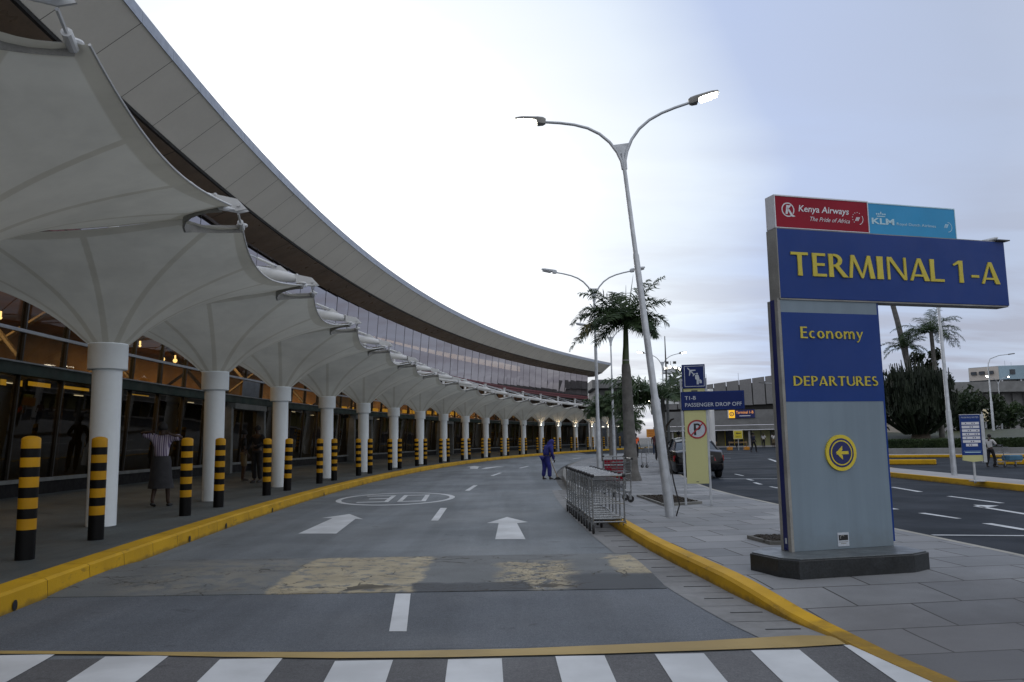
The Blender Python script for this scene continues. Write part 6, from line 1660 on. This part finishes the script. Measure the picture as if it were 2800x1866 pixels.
# long grey building and the pale blue block on it, far right
lb = thing('long_grey_building', 'long grey ribbed building on the skyline behind the trees at right', 'building', (98, 160, 0))
MB().box((112, 158, 4.3), (66, 14, 8.6)).build('wall', M['concretelight'], lb)
MB().box((112, 156, 9.5), (68, 18, 1.9)).build('roof_band', M['concrete'], lb)
for k in range(30): MB().box((80.5 + k * 2.1, 150.8, 5.6), (.55, .5, 5.6)).build('fin', M['concretelight'], lb)
pb2 = thing('blue_block', 'pale blue and cream block with square windows above the long grey building', 'building', (100, 168, 10))
MB().prism([(90.6, 150.5), (112, 147), (114, 166), (92, 163), (87.3, 154.57)], 11.0, 13.55).build('wall', M['bluewall'], pb2)
MB().add([(90.55, 150.45, 11.02), (87.25, 154.52, 11.02), (87.25, 154.52, 13.5), (90.55, 150.45, 13.5)], [(0, 1, 2, 3)]).build('wall', M['cremewall'], pb2)
MB().prism([(91, 151.5), (111, 148.2), (112, 164), (92, 162), (88.2, 155)], 10.3, 11.0).build('recessed_floor', M['windark'], pb2)
for x in (92.9, 96.0, 99.4, 103): 
    yb = 150.5 - (x - 90.6) * .1636
    MB().box((x, yb - .02, 12.35), (.9 if x < 94 else 1.3, .12, .95), rad(-9.3)).build('window', M['windark'], pb2)
for x in (91.2, 94.4, 98, 102): MB().box((x, 150.5 - (x - 90.6) * .1636 + .3, 10.6), (.22, .22, .8)).build('post', M['letterwhite'], pb2)
for f_ in (.10, .22, .33): MB().box((90.55 - 8.1 * f_, 150.45 + 10 * f_, 12.4), (.9, .9, .9 if f_ > .35 else .6), rad(-51)).build('window', M['windark'], pb2)
for x, h_ in ((94.0, 1.3), (95.2, 1.0), (98.2, 3.2), (99.2, 2.2)): MB().path([(x, 154, 13.5), (x, 154, 13.5 + h_)], .04, 4).build('aerial', M['galv'], pb2)

# low wall and clipped hedge beyond the second road
def seg(name, label, cat, a, b, w, z0, z1, mat, bev=.02):
    a, b = V((*a, 0)), V((*b, 0)); d = b - a
    t = MB().box((*((a + b) / 2).xy, (z0 + z1) / 2), (d.length, w, z1 - z0), math.atan2(d.y, d.x)).build(name, mat, None, None, bevel=bev)
    return tag(t, label, cat)
seg('low_wall', 'low grey wall below the clipped hedge across the road', 'wall', (22.4, 54.07), (44, 40.7), .35, -.05, .50, M['concrete'])
hd = MB(); rng = random.Random(4)
ha, hb_ = V((22.5, 54.8, 0)), V((44, 41.5, 0)); dl = (hb_ - ha); hn = V((-dl.y, dl.x, 0)).normalized()
def leafquad(mb, c, s, rng, mi=0, flat_=0.0):
    n1 = V((rng.gauss(0, 1), rng.gauss(0, 1), rng.gauss(0, 1) + flat_)).normalized(); u = n1.orthogonal().normalized(); w = n1.cross(u)
    mb.add([c - u * s, c - w * s * .45, c + u * s, c + w * s * .45], [(0, 1, 2, 3)], mi)
hd.box((*((ha + hb_) / 2).xy, .74), (dl.length, .75, .50), math.atan2(dl.y, dl.x))
for _ in range(9000):
    f_ = rng.random(); c = ha + dl * f_
    q = rng.random()
    if q < .55: p = c - hn * (.40 + rng.uniform(-.03, .06)) * (1 if True else -1) + V((0, 0, rng.uniform(.45, 1.02)))
    else: p = c + hn * rng.uniform(-.42, .42) + V((0, 0, 1.0 + rng.uniform(-.03, .07)))
    leafquad(hd, p, rng.uniform(.05, .10), rng)
tag(hd.build('hedge', M['hedge']), 'long clipped green hedge above the low wall across the road', 'hedge')

# ------------------------------------------------------------------ trees
def tree(label, loc, h, rx, seed, mat, group, trunk_h=.3, n=1500, leaf=.22, rz_=None, name='leafy_tree', clumps=16):
    rng = random.Random(seed); t = thing(name, label, 'tree', loc, rng.uniform(0, 6), group)
    tr = MB(); tr.path([(0, 0, -.4), (.05 * h * .1, 0, h * trunk_h * .6), (0, .03 * h, h * trunk_h * 1.1), (.02 * h, 0, h * .62)], [.045 * h * .6, .034 * h * .6, .028 * h * .6, .012 * h * .6], 10)
    cents = []
    for k in range(clumps):
        a = rng.uniform(0, 2 * PI); r = rx * math.sqrt(rng.random()) * .78; zz = h * rng.uniform(trunk_h + .12, .90)
        r *= math.sqrt(max(.1, 1 - ((zz / h - .58) / .46) ** 2))
        c = V((r * math.cos(a), r * math.sin(a), zz)); cents.append((c, rx * rng.uniform(.24, .42)))
        if k % 2 == 0: tr.path([(0, .01 * h, h * trunk_h * rng.uniform(.8, 1.3)), tuple(c * .55 + V((0, 0, c.z * .3))), tuple(c)], [.016 * h * .6, .010 * h * .6, .004 * h * .6], 6)
    tr.build('trunk', M['bark'], t, .9, world=False)
    cr = MB()
    for _ in range(n):
        c, r = rng.choice(cents); d = V((rng.gauss(0, 1), rng.gauss(0, 1), rng.gauss(0, .8))).normalized()
        p = c + d * r * (rng.random() ** .4) * rng.uniform(.85, 1.1)
        leafquad(cr, p, leaf * rng.uniform(.6, 1.3), rng, 0, .6)
    cr.build('crown', mat, t, None, world=False)
    return t
tg_ = 'leafy trees before the long grey building'
tree('broad dark tree directly right of the median lamp post', (45.5, 82, .9), 4.5, 4.2, 31, M['leafdark'], tg_, .12, 2600, .28)
tree('low dark tree beneath the left end of the long grey building', (57, 100, .8), 4.0, 4.6, 32, M['leafdark'], tg_, .12, 2400, .28)
tree('mid green tree behind the single-armed lamp on the lawn', (56, 92, 1.2), 4.0, 2.4, 33, M['leafmid'], tg_, .25, 1500, .24)
tree('open branching tree right of the lit billboard', (58.5, 88, 1.2), 4.3, 2.2, 34, M['leafmid'], tg_, .32, 900, .26)
tree('green tree at the right edge of the photo', (60.0, 84, 1.2), 4.2, 2.4, 35, M['leafmid'], tg_, .3, 1300, .26)
tree('small dark bush at the foot of the lit billboard', (50.5, 78, 1.2), 2.4, 2.2, 36, M['leafdark'], tg_, .1, 900, .2)
tree('shaggy dark tree between the euphorbia and the median lamp post', (35.6, 70, 1.0), 4.9, 2.2, 37, M['leafdark'], tg_, .1, 1800, .24)
tree('tall leafy dark tree rising behind the euphorbia and the palms', (30.9, 61.2, 1.0), 7.4, 2.1, 38, M['leafdark'], tg_, .2, 2600, .2)
# giant candelabra euphorbia
eu = thing('euphorbia_tree', 'huge dark candelabra euphorbia with upright finger-like branches beyond the hedge', 'tree', (28.9, 58, 1.0))
rng = random.Random(77)
tk = MB(); tk.path([(28.9, 58, .6), (29.0, 58, 1.6), (28.8, 58, 2.4)], [.75, .55, .45], 12)
for k in range(9):
    a = 2 * PI * k / 9; tk.path([(28.9, 58, 1.5), (28.9 + .8 * math.cos(a), 58 + .8 * math.sin(a), 2.4), (28.9 + 1.6 * math.cos(a), 58 + 1.6 * math.sin(a), 3.4)], [.26, .17, .11], 7)
tk.build('trunk', M['bark'], eu, .9)
st = MB()
for k in range(120):
    a = rng.uniform(0, 2 * PI); q = math.sqrt(rng.random()); r = 2.55 * q
    zt = 6.7 - 1.2 * q ** 2 + rng.uniform(-2.4, .5)
    bx_, by_ = 28.75 + r * math.cos(a), 58 + r * math.sin(a)
    zb = max(1.9 + .9 * q, zt - rng.uniform(1.3, 2.6))
    st.path([(28.8 + r * .35 * math.cos(a), 58 + r * .35 * math.sin(a), max(1.4, zb - 1.6)), (28.75 + r * .8 * math.cos(a), 58 + r * .8 * math.sin(a), zb - .5), (bx_, by_, zb)], [.08, .065, .055], 4)
    for j in range(rng.randint(5, 9)):
        b2 = rng.uniform(0, 2 * PI); w_ = rng.uniform(.10, .36); hh = (zt - zb) * rng.uniform(.35, 1.0)
        ex, ey = bx_ + w_ * math.cos(b2), by_ + w_ * math.sin(b2)
        st.path([(bx_, by_, zb - .1), (bx_ * .3 + ex * .7, by_ * .3 + ey * .7, zb + .12), (ex, ey, zb + hh * .5), (ex + rng.uniform(-.06, .06) + .1 * math.cos(a), ey + rng.uniform(-.06, .06), zb + hh)], [.035, .045, .048, .028], 4)
for k in range(3600):
    a = rng.uniform(0, 2 * PI); q = rng.random() ** .5; zz = rng.uniform(-1, .72)
    rr_ = 2.75 * math.sqrt(max(.05, 1 - zz * zz)) * q
    p = V((28.75 + rr_ * math.cos(a), 58 + rr_ * math.sin(a), 4.0 + zz * 2.3))
    h_ = rng.uniform(.22, .5); d_ = V((rng.uniform(-.12, .12), rng.uniform(-.12, .12), 1)) * h_; w_ = V((rng.gauss(0, 1), rng.gauss(0, 1), 0)).normalized() * .055
    st.add([p - w_, p + w_, p + d_ + w_ * .5, p + d_ - w_ * .5], [(0, 1, 2, 3)])
st.build('crown', M['euph'], eu, .9)
# palms behind the sign
pf = [(D_(a), e, l * 1.0, d) for a, e, l, d in ((0, .9, 2.2, 1.5), (35, .5, 2.0, 1.8), (80, .8, 2.0, 1.6), (130, .5, 2.2, 1.7), (165, .6, 2.4, 1.5), (190, .3, 2.4, 1.5), (215, .8, 2.2, 1.5), (260, .5, 2.0, 1.8), (300, .8, 2.0, 1.6), (335, .3, 2.0, 1.8), (20, 1.25, 2.0, .9), (150, .1, 2.2, 1.6), (60, 1.2, 1.8, 1.0), (350, .0, 1.9, 1.7))]
palm('palm_tree', 'leafy palm rising over the euphorbia just left of the median lamp post', (30.6, 58.6, 1.0), [((.2, 0, 0), .2), ((.1, 0, 4), .16), ((0, 0, 7.78), .13)], None, (0, 0, 7.7), [(a, e, l * 1.25, d) for a, e, l, d in pf] + [(a + .25, e * .7, l * 1.1, d) for a, e, l, d in pf], 41, .62)
palm('palm_tree', 'leaning palm with a bare trunk running up behind the blue sign header', (29.9, 61, 1.0), [((.6, 0, 0), .26), ((.1, 0, 5.0), .22), ((-.55, 0, 9.0), .19), ((-1.15, 0, 12.0), .16)], None, (-1.2, 0, 12.2), [(a, e, l * .55, d) for a, e, l, d in pf], 42, .4)
palm('palm_tree', 'small palm whose fronds spread to the left of the leaning bare trunk', (29.0, 59.2, 1.0), [((.1, 0, 0), .16), ((0, 0, 6.76), .12)], None, (0, 0, 6.7), [(a, e, l * .85, d) for a, e, l, d in pf], 43, .5)
# small house wall, bare pole and things under the euphorbia
hs = thing('garden_hut', 'pale hut with a small window glimpsed under the euphorbia', 'hut', (30, 68, 1.0))
MB().box((30.6, 69, 2.0), (7, 3, 3.4)).build('wall', M['cremewall'], hs); MB().box((30.6, 69, 3.8), (7.6, 3.6, .25)).build('roof', M['concrete'], hs); MB().box((29.0, 67.45, 2.1), (.9, .1, 1.1)).build('window', M['windark'], hs)
# lit and dim billboards
for x, y, z0, z1, w, mat, lab, ex in ((57.3, 96.5, 2.7, 4.25, .95, 'billlit', 'narrow lit white advertising box beside the twin lamp at far right', 0), (55.5, 95.6, 2.6, 4.1, .75, 'billdim', 'narrow dim advertising box left of the lit one', 0)):
    t = thing('advertising_box', lab, 'advertising box', (x, y, .5))
    MB().box((x, y, (z0 + z1) / 2), (w, .3, z1 - z0)).build('case', M['galv'], t); MB().box((x - .03, y - .17, (z0 + z1) / 2), (w * .84, .02, (z1 - z0) * .94)).build('lit_face', M[mat], t)
    MB().path([(x, y, .0), (x, y, z0)], .08, 6).build('post', M['galv'], t)
tl = tree('olive bush left of the euphorbia trunk on the lawn', (26.5, 60, 1.0), 1.2, 1.2, 51, M['grass'], 'bushes on the lawn', .1, 500, .12, name='garden_bush')
# trees beyond the car park, out to the right
for k, (x, y, h_, r_) in enumerate(((52, 30, 8.5, 5.5), (56, 44, 9.5, 5.5), (60, 58, 9, 6), (50, 14, 9, 5.5), (48, 0, 8.5, 5), (66, 70, 8.5, 6))):
    tree('large tree %s beyond the car park' % ('at the right end' if False else 'reflected in the terminal glass'), (x, y, 0), h_, r_, 60 + k, M['leafdark'], 'trees beyond the car park', .2, 3200, .8)
